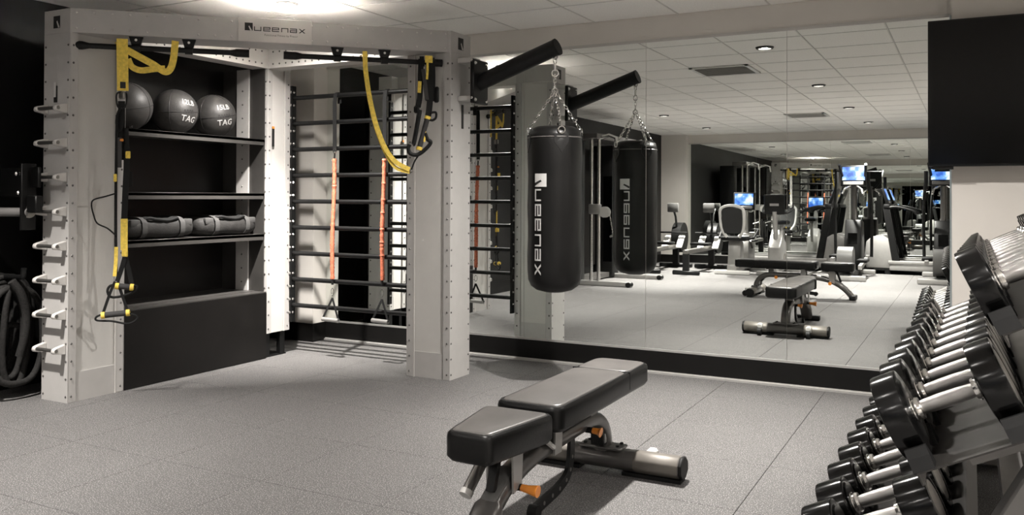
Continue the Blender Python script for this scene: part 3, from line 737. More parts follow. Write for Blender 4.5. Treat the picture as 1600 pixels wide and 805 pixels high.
# ------------------------------------------------------------------ battle rope and dip handle at the left edge
t = thing('battle_rope', 'thick black battle rope coiled and hung beside the left column', 'rope', (-5.08, 3.1, 0))
def oval(cx, cy, cz, ry, rz, tiltx, n=40):
    out = []
    for i in range(n):
        a = 2*PI*i/n; y = ry*math.copysign(abs(math.cos(a))**.75, math.cos(a)); z = rz*math.copysign(abs(math.sin(a))**.8, math.sin(a))
        out.append((cx+tiltx*z+.006*math.sin(3*a), cy+y, cz+z))
    return out
for k in range(10):
    c = -5.225+.030*k
    MB().path(oval(c, 3.10+.008*((k*5) % 7), .43-.006*k, .075+.030*((k*3) % 4), .315-.012*((k*2) % 5), .05*(k % 3-1)), .0185, 10, closed=True).build('rope_loop', M['rope'], t, world=True)
MB().path(oval(-5.05, 3.14, .285, .10, .145, .08, 28), .017, 10, closed=True).build('rope_loop', M['rope'], t, world=True)
MB().path(smooth_pts([(-4.93, 3.08, .70), (-4.92, 3.13, .62), (-4.93, 3.17, .5), (-4.94, 3.17, .38), (-4.96, 3.15, .25)], 6), .024, 10).build('rope_end_sleeve', M['rope'], t, world=True)
hk = MB().tube((XL+.002, 3.12, .712), (-4.88, 3.12, .722), .016, 10).tube((-4.885, 3.12, .722), (-4.878, 3.12, .775), .016, 10).rbox((XL+.008, 3.12, .715), (.012, .09, .14), .004, 1)
props(hk.build('rope_hook', M['black']), 'black steel wall hook carrying the coiled battle rope', 'hook')

t = thing('dip_handle', 'black dip handle attachment hooked on the left column with a grey bar', 'gym attachment', (-4.72, 3.1, 1.1))
MB().bx(-4.825, -4.805, 3.055, 3.145, 1.00, 1.385).bm_bevel(.004, 1).build('plate', M['black'], t, world=True)
MB().bx(-4.825, -4.735, 3.11, 3.13, 1.245, 1.365).bx(-4.825, -4.72, 3.085, 3.13, 1.10, 1.20).bm_bevel(.006, 1).build('hook_block', M['black'], t, world=True)
MB().tube((-4.805, 3.10, 1.103), (-5.20, 2.955, 1.103), .026, 16).build('bar', M['rackgrey'], t, world=True)
MB().tube((-4.812, 3.103, 1.103), (-4.80, 3.099, 1.103), .034, 16).build('collar', M['bsteel'], t, world=True)
MB().bx(-5.06, -4.825, 3.085, 3.125, 1.19, 1.36).bm_bevel(.006, 1).build('arm', M['black'], t, world=True)
rv = MB(); rivets(rv, [(-4.905, 3.083, 1.326), (-4.86, 3.083, 1.326), (-4.885, 3.083, 1.215), (-4.845, 3.083, 1.215)], (0, -1, 0), .013)
rv.build('bolts', M['chrome'], t, world=True, fixn=False)

# ------------------------------------------------------------------ punching bag
BR, BZ0, BZ1 = .171, .605, 1.632
t = thing('punching_bag', 'black leather punching bag with vertical white lettering hung on chains', 'punching bag', (BAGX, BAGY, BZ0))
c = Matrix.Translation((BAGX, BAGY, 0))
prof = [(.0005, BZ0-.006), (.06, BZ0-.003), (.115, BZ0+.012), (.150, BZ0+.038), (.166, BZ0+.075), (BR, BZ0+.13)]
prof += [(BR+.0025*math.sin(i*1.9), BZ0+.13+(BZ1-.22-BZ0)*i/8) for i in range(1, 9)]
prof += [(BR-.001, BZ1-.07), (BR-.004, BZ1-.055)]
body = MB().lathe(prof+[(BR-.008, BZ1-.05)], c, 48).build('bag_body', M['vinyl'], t, world=True, smooth=60)
MB().lathe([(BR-.004, BZ1-.06), (BR-.002, BZ1-.045), (BR-.016, BZ1-.005), (.12, BZ1+.012), (.05, BZ1+.016), (.0005, BZ1+.016)], c, 48).build('bag_top', M['vinyl'], t, world=True, smooth=60)
MB().torus((BAGX, BAGY, BZ1-.058), BR-.002, .004, None, 48, 6).build('piping', M['vinyl2'], t, world=True)
def bag_fn(nrm_ang, mir, z_top, unit):
    """lettering reads downwards; up of the letters points to the viewer's right"""
    def fn(u, v):
        a = nrm_ang+mir*(v-.85)*unit/(BR+.002); z = z_top-u*unit
        return Vector((BAGX+(BR+.0042)*math.cos(a), BAGY+(BR+.0042)*math.sin(a), z))
    return fn
def bag_print(ang, mir, z_top, unit):
    W_ = lambda q, nm, m, k, d=0: print_quads(MB(), q, bag_fn(ang, mir, z_top, unit), k).build(nm, m, t, world=True, smooth=None, fixn=False)
    W_(icon, 'print_icon', M['white'], 5); W_(letters, 'print_letters', M['white'], 2)
    m = print_quads(MB(), slash, bag_fn(ang, mir, z_top, unit), 2)
    for q in m.v: d = Vector((q.x-BAGX, q.y-BAGY, 0)).normalized(); q += d*.0012
    m.build('print_icon_slash', M['darkprint'], t, world=True, smooth=None, fixn=False)
ca = math.atan2(-BAGY, -BAGX)                                  # direction from the bag to the camera
bag_print(ca-R(31), 1, 1.345, .0465)
cm = math.atan2(2*YF-BAGY, -BAGX)                              # direction from the bag to the camera's mirror image
bag_print(cm+R(27), 1, 1.345, .0465)
# chains
def chain(mb, a, b, n, Rl=.0135, r=.0034):
    a, b = Vector(a), Vector(b); s, u, d = frame_from(b-a)
    for i in range(n):
        P = a.lerp(b, (i+.5)/n); x = s if i % 2 else u; y = d; z = x.cross(y)
        Mx = Matrix((x, y, z)).transposed()
        mb.torus(P, Rl, r, Mx, 12, 5, .62, (b-a).length/n*.66/Rl)
ring = Vector((BAGX, BAGY, 1.872))
for k in range(4):
    a = ca+R(52)+k*PI/2-R(90+38); e = Vector((BAGX+(BR-.010)*math.cos(a), BAGY+(BR-.010)*math.sin(a), BZ1+.004))
    m = MB(); chain(m, ring+Vector((.012*math.cos(a), .012*math.sin(a), -.012)), e, 11); m.build('chain', M['chrome'], t, world=True)
    dq = Vector((math.cos(a), math.sin(a), 0))
    MB().torus(e+dq*.012+Vector((0, 0, -.022)), .021, .0042, Matrix.Rotation(a, 3, 'Z') @ Matrix.Rotation(PI/2, 3, 'Y') @ Matrix.Rotation(PI/2, 3, 'Z'), 16, 6).build('d_ring', M['chrome'], t, world=True)
    pts = [(-.045, .0), (.045, .0), (.045, -.05), (.0, -.115), (-.045, -.05)]
    tt = Vector((-math.sin(a), math.cos(a), 0)); vv = []
    for off in (.003, -.001):
        for x, y in pts:
            aa = a+x/BR; rr_ = BR+.0015+off; vv.append(Vector((BAGX+rr_*math.cos(aa), BAGY+rr_*math.sin(aa), BZ1-.040+y)))
    MB().add(vv, [(0, 1, 2, 3, 4), (9, 8, 7, 6, 5)]+[(i, (i+1) % 5, 5+(i+1) % 5, 5+i) for i in range(5)]).build('reinforcing_patch', M['vinyl'], t, world=True)
m = MB(); chain(m, ring, (BAGX, BAGY, 1.975), 4, .014, .003); m.build('chain', M['chrome'], t, world=True)
MB().torus((BAGX, BAGY, 1.872), .019, .0042, Matrix.Rotation(PI/2, 3, 'X'), 18, 6).build('ring', M['chrome'], t, world=True)
MB().torus((BAGX, BAGY, 1.985), .021, .0045, Matrix.Rotation(PI/2, 3, 'X') @ Matrix.Rotation(.5, 3, 'Y'), 18, 6).build('ring', M['chrome'], t, world=True)
MB().tube((BAGX, BAGY, 2.0), (BAGX, BAGY, 2.045), .008, 10).torus((BAGX, BAGY, 2.066), .022, .004, Matrix.Rotation(PI/2, 3, 'Y'), 18, 6).build('snap_hook', M['chrome'], t, world=True)
# ------------------------------------------------------------------ adjustable benches (local: seat at -Y, head end at +Y)
def pad(mb, y0, y1, w0, w1, z0, z1, r=.018):
    """tapered cushion with rounded corners: width w0 at y0, w1 at y1"""
    c = min(w0, w1)*.16; pts = []
    def corner(x, y, sx, sy):
        for i in range(4):
            a = i/3*PI/2; pts.append((x-sx*c+sx*c*(math.sin(a) if sx*sy > 0 else math.cos(a)), y-sy*c+sy*c*(math.cos(a) if sx*sy > 0 else math.sin(a))))
    corner(w1/2, y1, 1, 1); corner(w0/2, y0, 1, -1); corner(-w0/2, y0, -1, -1); corner(-w1/2, y1, -1, 1)
    def fix(P):  # order by angle about the centre
        cx, cy = 0, (y0+y1)/2; return sorted(P, key=lambda q: math.atan2(q[1]-cy, q[0]-cx))
    P = fix(pts); n = len(P); cy = (y0+y1)/2; vv = []; rings = []
    for f, z in ((.93, z0), (1.0, z0+r*.8), (1.0, z1-r), (.985, z1-r*.35), (.945, z1)):
        k = len(vv)
        for x, y in P:
            sx = (abs(x)-(1-f)*.14)*math.copysign(1, x) if abs(x) > .02 else x; sy = cy+(abs(y-cy)-(1-f)*.14)*math.copysign(1, y-cy)
            vv.append((sx, sy, z))
        rings.append(k)
    ff = []
    for a, b in zip(rings[:-1], rings[1:]): ff += [(a+i, a+(i+1) % n, b+(i+1) % n, b+i) for i in range(n)]
    ff += [tuple(range(n))[::-1], tuple(range(rings[-1], rings[-1]+n))]
    return mb.add(vv, ff)
def make_bench(name, label, loc, rz):
    t = thing(name, label, 'bench', loc, rz, 'adjustable weight benches')
    bp = pad(MB(), -.185, .805, .275, .265, .350, .443).build('back_pad', M['vinyl'], t)
    pad(MB(), -.165, .530, .243, .240, .436, .4475, .004).build('lit_pad_top', M['vinyl2'], bp)  # paler slab over the black cushion: light from above in its colour
    pad(MB(), .540, .790, .240, .232, .436, .4475, .004).build('lit_pad_top', M['vinyl2'], bp)
    MB().bx(-.1345, .1345, .533, .537, .37, .446).build('pad_seam', M['darkprint'], bp)
    sp_ = pad(MB(), -.610, -.235, .175, .275, .340, .437).build('seat_pad', M['vinyl'], t)
    pad(MB(), -.592, -.252, .148, .245, .431, .4415, .004).build('lit_pad_top', M['vinyl2'], sp_)
    # spine: one bent oval tube from the front foot over to the rear cross bar
    P = smooth_pts([(0, -.575, .035), (0, -.535, .085), (0, -.475, .140), (0, -.395, .190), (0, -.29, .228), (0, -.15, .250), (0, .05, .258), (0, .30, .262), (0, .42, .255), (0, .505, .215), (0, .548, .150), (0, .560, .075)], 5)
    m = MB(); n = 12
    vv = []
    for i, q in enumerate(P):
        a, b = P[max(0, i-1)], P[min(len(P)-1, i+1)]; T_ = (b-a).normalized(); u = Vector((1, 0, 0)).cross(T_).normalized()
        k = 1.35 if i < 12 else 1.0
        for j in range(n):
            an = 2*PI*j/n; cx = abs(math.cos(an))**.6*math.copysign(1, math.cos(an)); cz = abs(math.sin(an))**.6*math.copysign(1, math.sin(an))
            vv.append(q+Vector((1, 0, 0))*.040*cx*k+u*.033*cz)
    ff = [(i*n+j, i*n+(j+1) % n, (i+1)*n+(j+1) % n, (i+1)*n+j) for i in range(len(P)-1) for j in range(n)]+[tuple(range(n))[::-1], tuple(range((len(P)-1)*n, len(P)*n))]
    m.add(vv, ff).build('spine', M['gun'], t, smooth=50)
    MB().rbox((0, -.395, .205), (.072, .17, .05), .02, 2, Matrix.Translation((0, -.395, .205)) @ Matrix.Rotation(.52, 4, 'X') @ Matrix.Translation((0, .395, -.205))).build('front_cover', M['greyplastic'], t)
    MB().rbox((0, -.590, .027), (.24, .07, .052), .012).build('front_foot', M['rubber'], t)
    for s in (-1, 1): MB().rbox((s*.034, -.5535, .120), (.028, .006, .05), .002, 1, Matrix.Translation((0, -.5535, .120)) @ Matrix.Rotation(-.80, 4, 'X') @ Matrix.Translation((0, .5535, -.120))).build('reflector', M['lightplastic'], t)
    # rear cross bar
    oct_ = [(.055*math.cos(PI/8+i*PI/4), .047*math.sin(PI/8+i*PI/4)) for i in range(8)]
    Mx = Matrix(((0, 0, 1, 0), (1, 0, 0, .560), (0, 1, 0, .060), (0, 0, 0, 1)))
    cb_ = MB().prism(oct_, -.365, .365, Mx).bm_bevel(.006, 1).build('cross_bar', M['gun'], t)
    for s in (-1, 1):
        MB().prism([(q[0]*1.04, q[1]*1.04) for q in oct_], s*.150, s*.352, Mx).bm_bevel(.006, 1).build('bar_sleeve', M['sleeve'], cb_)
        MB().prism([(q[0]*1.06, q[1]*1.06) for q in oct_], s*.352, s*.368, Mx).bm_bevel(.004, 1).build('end_cap', M['rubber'], cb_)
        MB().bx(s*.10, s*.36, .525, .595, 0, .016).build('rubber_foot', M['rubber'], cb_)
        MB().rbox((s*.205, .622, .075), (.045, .055, .060), .010, 1).build('wheel_bracket', M['lightplastic'], cb_)
        MB().tube((s*.205-.016, .650, .034), (s*.205+.016, .650, .034), .034, 16).build('wheel', M['rubber'], cb_)
    MB().rbox((0, .560, .108), (.20, .085, .014), .004, 1).build('mounting_plate', M['gun'], t)
    for x, y in ((-.075, .54), (.075, .54), (-.075, .59), (.075, .59)): MB().tube((x, y, .112), (x, y, .122), .008, 6).build('bolt', M['black'], t)
    MB().prism([(.49, .125), (.535, .125), (.52, .19), (.47, .232), (.455, .20), (.485, .17)], -.028, .030, Matrix(((0, 0, 1, 0), (1, 0, 0, 0), (0, 1, 0, 0), (0, 0, 0, 1)))).build('gusset', M['black'], t)
    MB().bx(.031, .0325, .497, .520, .135, .175).build('label_plate', M['silver'], t)
    # pad brackets
    for s in (-1, 1):
        MB().prism([(-.055, .230), (.005, .230), (.012, .30), (.005, .345), (-.035, .352), (-.050, .32)], s*.046, s*.054, Matrix(((0, 0, 1, 0), (1, 0, 0, 0), (0, 1, 0, 0), (0, 0, 0, 1)))).build('hinge_plate', M['silver'], t)
        MB().prism([(-.385, .185), (-.325, .205), (-.315, .340), (-.350, .345), (-.390, .330)], s*.046, s*.054, Matrix(((0, 0, 1, 0), (1, 0, 0, 0), (0, 1, 0, 0), (0, 0, 0, 1)))).build('hinge_plate', M['silver'], t)
        MB().path([(s*.05, -.33, .315), (s*.05, -.24, .325), (s*.05, -.13, .305), (s*.05, -.06, .262)], .010, 8).build('link_arm', M['lightplastic'], t)
    MB().tube((-.055, -.245, .348), (.055, -.245, .348), .012, 10).build('hinge_pin', M['bsteel'], t)
    MB().bx(-.030, .030, -.15, .62, .335, .352).build('pad_rail', M['black'], t)
    MB().bx(-.035, .035, .34, .40, .285, .340).build('rail_block', M['gun'], t)
    MB().bx(-.045, .045, -.56, -.27, .325, .343).build('seat_rail', M['black'], t)
    MB().path([(0, -.40, .335), (0, -.425, .275), (0, -.45, .205)], 1, prof=(.022, .03), upv=(1, 0, 0)).build('seat_strut', M['black'], t)
    # hanging back-rest adjuster: a curved black strip with holes
    A = smooth_pts([(.018, .175, .262), (.018, .168, .165), (.018, .135, .100), (.018, .05, .072), (.018, -.05, .062), (.018, -.155, .052)], 6)
    ad = MB().path(A, 1, prof=(.042, .016), upv=(1, 0, 0)).build('adjuster_strip', M['black'], t)
    for q in A[6::4]: MB().tube(q+Vector((.007, 0, 0)), q+Vector((.0098, 0, 0)), .008, 8).build('adjuster_hole', M['bsteel'], ad)
    MB().tube((.004, -.165, .050), (.040, -.165, .050), .026, 14).build('adjuster_stop', M['rubber'], t)
    # orange pull knobs
    for y, z, x1 in ((-.340, .196, .112), (.296, .242, .085)):
        MB().tube((.030, y, z), (.062, y, z), .012, 10).build('knob_collar', M['rubber'], t)
        MB().tube((.060, y, z), (.085, y, z-.002), .012, 12, .014).tube((.085, y, z-.002), (x1+.012, y, z-.004), .014, 12, .021).build('pull_knob', M['orangek'], t)
    # foam roller at the front
    MB().tube((-.095, -.300, .300), (-.102, -.345, .255), .017, 12).build('roller_sleeve', M['rubber'], t)
    MB().tube((-.099, -.335, .262), (-.110, -.420, .180), .021, 12).build('roller', M['bsteel'], t)
    MB().tube((-.110, -.418, .182), (-.112, -.432, .168), .024, 12).build('roller_cap', M['lightplastic'], t)
    return t
make_bench('weight_bench', 'adjustable weight bench with black vinyl pads and orange knobs in front of the mirror', (-1.43, 3.0, 0), 0)
make_bench('weight_bench', 'second adjustable bench, seen only sideways in the mirror', (-1.83, .28, 0), PI/2)

# ------------------------------------------------------------------ dumbbell rack (three tilted trays) and its dumbbells
AL = R(26); av = Vector((math.cos(AL), 0, math.sin(AL))); nv = Vector((-math.sin(AL), 0, math.cos(AL)))
SPC = .2145
TIERS = [((-.220, .365), 2.43, .080, .068, .088, 11), ((-.048, .718), 2.33, .103, .082, .068, 11), ((.128, 1.042), 2.33, .094, .070, .060, 11)]  # handle mid (x,z), first y, near radius, far radius, head length, count
rk = thing('dumbbell_rack', 'three-tier grey dumbbell rack with tilted trays beside the right wall', 'rack', (.15, 3.4, 0))
def tp(ti, a, n, y):
    (mx, mz), *_ = TIERS[ti]; return Vector((mx, y, mz))+av*a+nv*n
RY0, RY1 = 2.195, 4.66
for ti, ((mx, mz), y0, rn, rf_, hl, cnt) in enumerate(TIERS):
    fl_ = -rn-.006
    m = MB(); a0, a1 = -.122, .205
    sec = [(a0, fl_), (a1, fl_), (a1, fl_+.035), (a1+.004, fl_+.035), (a1+.004, fl_-.028), (a1, fl_-.028), (a1, fl_-.004), (a0+.004, fl_-.004), (a0+.004, fl_-.030), (a0, fl_-.030)]
    vv = [tp(ti, a, n_, y) for y in (RY0, RY1) for a, n_ in sec]; k = len(sec)
    m.add(vv, [tuple(range(k))[::-1], tuple(range(k, 2*k))]+[(i, (i+1) % k, k+(i+1) % k, k+i) for i in range(k)])
    tr = m.build('tray', M['tray'], rk, world=True, smooth=None)
    for j in range(cnt+1):                                   # saddles: a pair of rubber wedges between neighbouring dumbbells
        y = y0+SPC*(j-.5)
        if y < RY0+.02 or y > RY1-.01: y = max(RY0+.022, min(RY1-.02, y))
        for a in ((-.128, -.078), (.090, .142)):
            h = .050
            vv = [tp(ti, aa, n_, y+dy) for aa in a for n_, dy in ((fl_, -.028), (fl_+h*.6, -.017), (fl_+h, -.006), (fl_+h, .006), (fl_+h*.6, .017), (fl_, .028))]
            MB().add(vv, [(0, 1, 2, 3, 4, 5), (11, 10, 9, 8, 7, 6)]+[(i, (i+1) % 6, 6+(i+1) % 6, 6+i) for i in range(6)]).build('saddle', M['rubber'], tr, world=True, smooth=None)
def dumbbell_mesh_parts(r, hl):
    """local x is the handle axis"""
    Q = Matrix(((0, 0, 1, 0), (0, 1, 0, 0), (-1, 0, 0, 0), (0, 0, 0, 1)))   # lathe z -> x
    hnd = MB().lathe([(.0155, -.066), (.0175, -.052), (.0188, -.02), (.0188, .02), (.0175, .052), (.0155, .066)], Q, 16).mesh('handle', 40)
    col = []
    for s in (-1, 1):
        col.append(MB().lathe([(.0155, s*.060), (.026, s*.063), (.028, s*.070), (.024, s*.074), (.031, s*.078), (.033, s*.086), (.020, s*.088)], Q, 16).mesh('collar', 40))
    hd = []; e = .005
    for s in (-1, 1):
        a, b = s*.080, s*(.080+hl)
        hd.append(MB().lathe([(.03, a), (r*.72, a), (r*.80, a+s*.004), (r-e, a+s*.004), (r-e*.25, a+s*.005), (r, a+s*.009), (r, b-s*.009), (r-e*.25, b-s*.005), (r-e, b-s*.004), (r*.80, b-s*.004), (r*.77, b-s*.008), (.0005, b-s*.008)], Q, 32).mesh('head', 32))
    cp = []
    for s in (-1, 1):
        b = s*(.080+hl)
        cp.append(MB().lathe([(r*.70, b-s*.008), (r*.70, b-s*.0055), (r*.62, b-s*.0045), (.0005, b-s*.0045)], Q, 24).mesh('end_cap', 32))
    return hnd, col, hd, cp
TN = ['bottom', 'middle', 'top']
ORD = ['nearest', 'second nearest', 'third', 'fourth', 'fifth', 'sixth', 'seventh', 'eighth', 'ninth', 'tenth', 'farthest']
for ti, ((mx, mz), y0, rn, rf_, hl, cnt) in enumerate(TIERS):
    for k in range(cnt):
        f = k/(cnt-1); r = rn+(rf_-rn)*f; h_ = hl*(1-.30*f)
        lab = ('black round-head dumbbell, %s on the %s tray of the rack' if k in (0, 1, cnt-1) else 'black round-head dumbbell, %s from the camera on the %s tray of the rack') % (ORD[k], TN[ti])
        # every dumbbell rests in its saddle: lighter ones sit a little lower
        c = tp(ti, 0, -(rn-r), y0+SPC*k)
        d = thing('dumbbell', lab, 'dumbbell', c, 0, 'dumbbells on the three-tier rack')
        d.rotation_euler = (0, -AL, 0)
        hnd, col, hd, cp = dumbbell_mesh_parts(r, h_)
        link_mesh('handle', hnd, M['steel'], d)
        for q in col: link_mesh('collar', q, M['chrome'], d)
        for q, c_ in zip(hd, cp):
            ho = link_mesh('head', q, M['urethane'], d); link_mesh('end_cap', c_, M['bsteel'], ho)
# side frames: sloping posts behind the trays, feet and back brace
for y in (2.36, 4.46):
    pst = MB(); d_ = Vector((.172, 0, .330)).normalized()
    p0 = Vector((-.124, y, .03)); p1 = p0+d_*1.20
    o_ = Vector((0, 0, 0))
    pst.bar(p0+o_, p1+o_, .075, .095, (0, 1, 0)); pst.bm_bevel(.006, 1)
    po = pst.build('post', M['rackgrey'], rk, world=True)
    MB().rbox((.16, y, .045), (.92, .085, .085), .010, 1).build('foot', M['rackgrey'], rk, world=True)
    for x in (-.29, .61): MB().bx(x-.03, x+.03, y-.04, y+.04, 0, .006).build('rubber_foot', M['rubber'], rk, world=True)
    MB().bar((.40, y, 1.02), (.60, y, .06), .06, .075, (0, 1, 0)).build('rear_post', M['rackgrey'], rk, world=True)
    for ti in range(3):
        MB().bar(tp(ti, -.02, TIERS[ti][2]*-1-.034, y), tp(ti, .19, TIERS[ti][2]*-1-.034, y), .05, .05).build('tray_arm', M['rackgrey'], rk, world=True)
MB().bx(.10, .18, 2.36, 4.46, .085, .165).build('cross_beam', M['rackgrey'], rk, world=True)
MB().bx(.39, .45, 2.36, 4.46, .98, 1.05).build('cross_beam', M['rackgrey'], rk, world=True)
MB().bar((.14, 2.4, .13), (.34, 3.4, .86), .05, .05).build('brace', M['rackgrey'], rk, world=True); MB().bar((.14, 4.42, .13), (.34, 3.42, .86), .05, .05).build('brace', M['rackgrey'], rk, world=True)

# ------------------------------------------------------------------ television
t = thing('television', 'large black flat television on the wall above the dumbbell rack', 'television', (.52, 5.56, 1.38))
X0, X1, Z0, Z1, TY = -.2115, 1.262, 1.381, 2.216, 5.480
MB().bx(X0, X1, TY, TY+.040, Z0, Z1).bm_bevel(.003, 1).build('casing', M['blackgloss'], t, world=True)
MB().bx(X0+.008, X1-.008, TY-.0015, TY+.001, Z0+.014, Z1-.008).build('screen', M['tvscreen'], t, world=True)
MB().bx(X0+.35, X1-.35, TY+.038, YP-.002, Z0+.18, Z1-.18).build('wall_bracket', M['black'], t, world=True)
MB().bx(X0+.022, X0+.13, TY+.01, TY+.036, Z0-.016, Z0).build('sensor_strip', M['black'], t, world=True)
# ------------------------------------------------------------------ machines behind the camera, seen in the mirror
def screen_mat():
    m = bpy.data.materials.new('lit_screen'); m.use_nodes = True; nt = m.node_tree; b = nt.nodes['Principled BSDF']
    tc = nt.nodes.new('ShaderNodeTexCoord'); n = nt.nodes.new('ShaderNodeTexNoise'); n.inputs['Scale'].default_value = 7; n.inputs['Detail'].default_value = 3
    nt.links.new(tc.outputs['Object'], n.inputs['Vector'])
    r = nt.nodes.new('ShaderNodeValToRGB'); e = r.color_ramp.elements
    e[0].position = .38; e[0].color = (.03, .12, .55, 1); e[1].position = .62; e[1].color = (.75, .88, 1, 1); q = e.new(.5); q.color = (.15, .38, .9, 1)
    nt.links.new(n.outputs['Fac'], r.inputs[0]); nt.links.new(r.outputs[0], b.inputs['Emission Color']); b.inputs['Emission Strength'].default_value = .16
    b.inputs['Base Color'].default_value = (.01, .01, .012, 1); b.inputs['Roughness'].default_value = .15
    return m
M['lit'] = screen_mat()
YZ = Matrix(((0, 0, 1, 0), (1, 0, 0, 0), (0, 1, 0, 0), (0, 0, 0, 1)))       # prism (y,z) outline, extruded along x
def console(t, y, z, w_, h_, tilt, lit=True):
    """screen housing facing -y"""
    Mx = Matrix.Translation((0, y, z)) @ Matrix.Rotation(tilt, 4, 'X')
    c = MB().rbox((0, 0, 0), (w_, .05, h_), .015, 2, Mx).build('console', M['black'], t)
    MB().bx(-w_*.43, w_*.43, -.028, -.0255, -h_*.22, h_*.42, Mx).build('screen', M['lit'] if lit else M['tvscreen'], c)
    MB().rbox((0, -.018, -h_*.36), (w_*.8, .03, h_*.16), .006, 1, Mx).build('keypad', M['greyplastic'], c)
    MB().bx(-w_*.22, w_*.22, .0255, .027, -.02, .02, Mx).build('rear_badge', M['silver'], c)
    return c
def treadmill(loc, rz, label):
    t = thing('treadmill', label, 'treadmill', loc, rz, 'treadmills along the far mirror')
    MB().bx(-.30, .30, -.80, .55, .16, .185).build('running_belt', M['belt'], t)
    for s in (-1, 1):
        MB().rbox((s*.36, -.12, .195), (.13, 1.40, .06), .015, 2).build('side_rail', M['silver'], t)
        MB().rbox((s*.36, -.12, .115), (.11, 1.36, .10), .015, 2).build('side_skirt', M['silver'], t)
        MB().prism([(.40, .22), (.52, .22), (.66, 1.10), (.56, 1.10)], s*.385, s*.415, YZ).bm_bevel(.008, 1).build('upright', M['black'], t)
        MB().path(smooth_pts([(s*.40, .60, 1.08), (s*.40, .45, 1.10), (s*.40, .22, 1.04), (s*.39, .16, .98)], 5), .022, 10).build('handrail', M['rubber'], t)
        MB().bx(s*.36-.04, s*.36+.04, -.78, -.70, 0, .07).bx(s*.36-.04, s*.36+.04, .55, .63, 0, .07).build('foot', M['black'], t)
    MB().bx(-.40, .40, -.78, .80, .065, .11).build('base', M['black'], t)
    hd = MB().prism([(.46, .09), (.90, .09), (.93, .30), (.90, .52), (.82, .60), (.66, .62), (.54, .54), (.48, .34)], -.36, .36, YZ).bm_bevel(.035, 3).build('motor_hood', M['greyplastic'], t)
    for s in (-1, 1): MB().prism([(.47, .10), (.91, .10), (.94, .30), (.91, .53), (.82, .615), (.66, .635), (.53, .55), (.47, .35)], s*.355, s*.405, YZ).bm_bevel(.015, 2).build('hood_side', M['silver'], t)
    MB().rbox((0, .60, 1.11), (.86, .10, .07), .02, 2).build('crossbar', M['black'], t)
    console(t, .64, 1.27, .46, .30, -.35)
    MB().tube((-.40, -.80, .12), (.40, -.80, .12), .045, 14).build('rear_roller', M['bsteel'], t)
    return t
treadmill((-2.70, -4.34, 0), -PI/2, 'silver treadmill lying sideways under the far mirror, its rounded motor hood to the right')
treadmill((-.60, -4.34, 0), PI/2, 'second silver treadmill farther right under the far mirror')

def elliptical(loc, rz, label):
    t = thing('elliptical_trainer', label, 'elliptical trainer', loc, rz, 'elliptical trainers by the far mirror')
    MB().rbox((0, -.10, .05), (.16, 1.50, .09), .02, 2).build('base_rail', M['black'], t)
    for y in (-.82, .60): MB().rbox((0, y, .04), (.62, .09, .08), .02, 2).build('foot', M['silver'], t)
    MB().prism([(.20, .08), (.72, .08), (.76, .40), (.66, .86), (.42, .90), (.26, .55)], -.13, .13, YZ).bm_bevel(.03, 2).build('drive_housing', M['black'], t)
    MB().bx(-.07, .07, .245, .275, .50, .68).build('housing_grille', M['tvscreen'], t)
    MB().path([(0, .50, .80), (0, .47, 1.15), (0, .46, 1.48)], .045, 12).build('mast', M['gun'], t)
    for s in (-1, 1):
        a = MB().path(smooth_pts([(s*.27, .38, .30), (s*.275, .36, .80), (s*.27, .30, 1.15), (s*.25, .22, 1.38), (s*.23, .20, 1.52)], 5), .024, 10).build('swing_arm', M['black'], t)
        MB().path([(s*.25, .225, 1.36), (s*.235, .20, 1.50), (s*.235, .205, 1.66)], .030, 10).build('grip', M['rubber'], a)
        MB().bar((s*.22, .36, .30), (s*.20, -.62, .24+s*.05), .05, .06).build('pedal_arm', M['silver'], t)
        MB().rbox((s*.20, -.18, .30+s*.03), (.15, .38, .05), .015, 2).build('pedal', M['rubber'], t)
        MB().path([(s*.04, .40, 1.44), (s*.13, .30, 1.38), (s*.15, .24, 1.31)], .016, 8).build('fixed_handle', M['chrome'], t)
        MB().path(smooth_pts([(s*.05, .52, 1.42), (s*.16, .44, 1.56), (s*.20, .22, 1.78)], 5), .022, 8).build('upper_arm', M['black'], t)
    MB().tube((-.11, -.60, .30), (.11, -.60, .30), .20, 28).build('flywheel', M['greyplastic'], t)
    console(t, .42, 1.60, .40, .34, -.12)
    return t
elliptical((-1.66, -3.14, 0), PI, 'black elliptical trainer with a lit blue screen between the treadmills')
elliptical((-.36, -3.14, 0), PI, 'black elliptical trainer with a lit blue screen near the right pier')

t = thing('recumbent_bike', 'recumbent exercise bike with mesh backrest and lit screen', 'exercise bike', (-3.38, -2.92, 0), PI)
# local +Y points to the pedals; turned so that the seat back faces the mirror wall
place(t, (-3.38, -2.92, 0), PI); t.rotation_euler = (0, 0, PI)
MB().rbox((0, .25, .10), (.16, 1.30, .12), .03, 2).build('base_rail', M['silver'], t)
for y in (-.38, .88): MB().rbox((0, y, .035), (.56, .09, .07), .02, 2).build('foot', M['lightplastic'], t)
MB().prism([(-.28, .10), (.02, .10), (.0, .52), (-.20, .54)], -.10, .10, YZ).bm_bevel(.02, 2).build('seat_post', M['silver'], t)
MB().rbox((0, -.10, .57), (.42, .40, .07), .03, 2).build('seat', M['vinyl'], t)
fr_ = smooth_pts([(-.10, -.30, .60), (-.17, -.34, .72), (-.19, -.37, .90), (-.17, -.40, 1.06), (0, -.42, 1.11), (.17, -.40, 1.06), (.19, -.37, .90), (.17, -.34, .72), (.10, -.30, .60)], 5)
bk = MB().path(fr_, .024, 10).build('backrest_frame', M['lightplastic'], t)
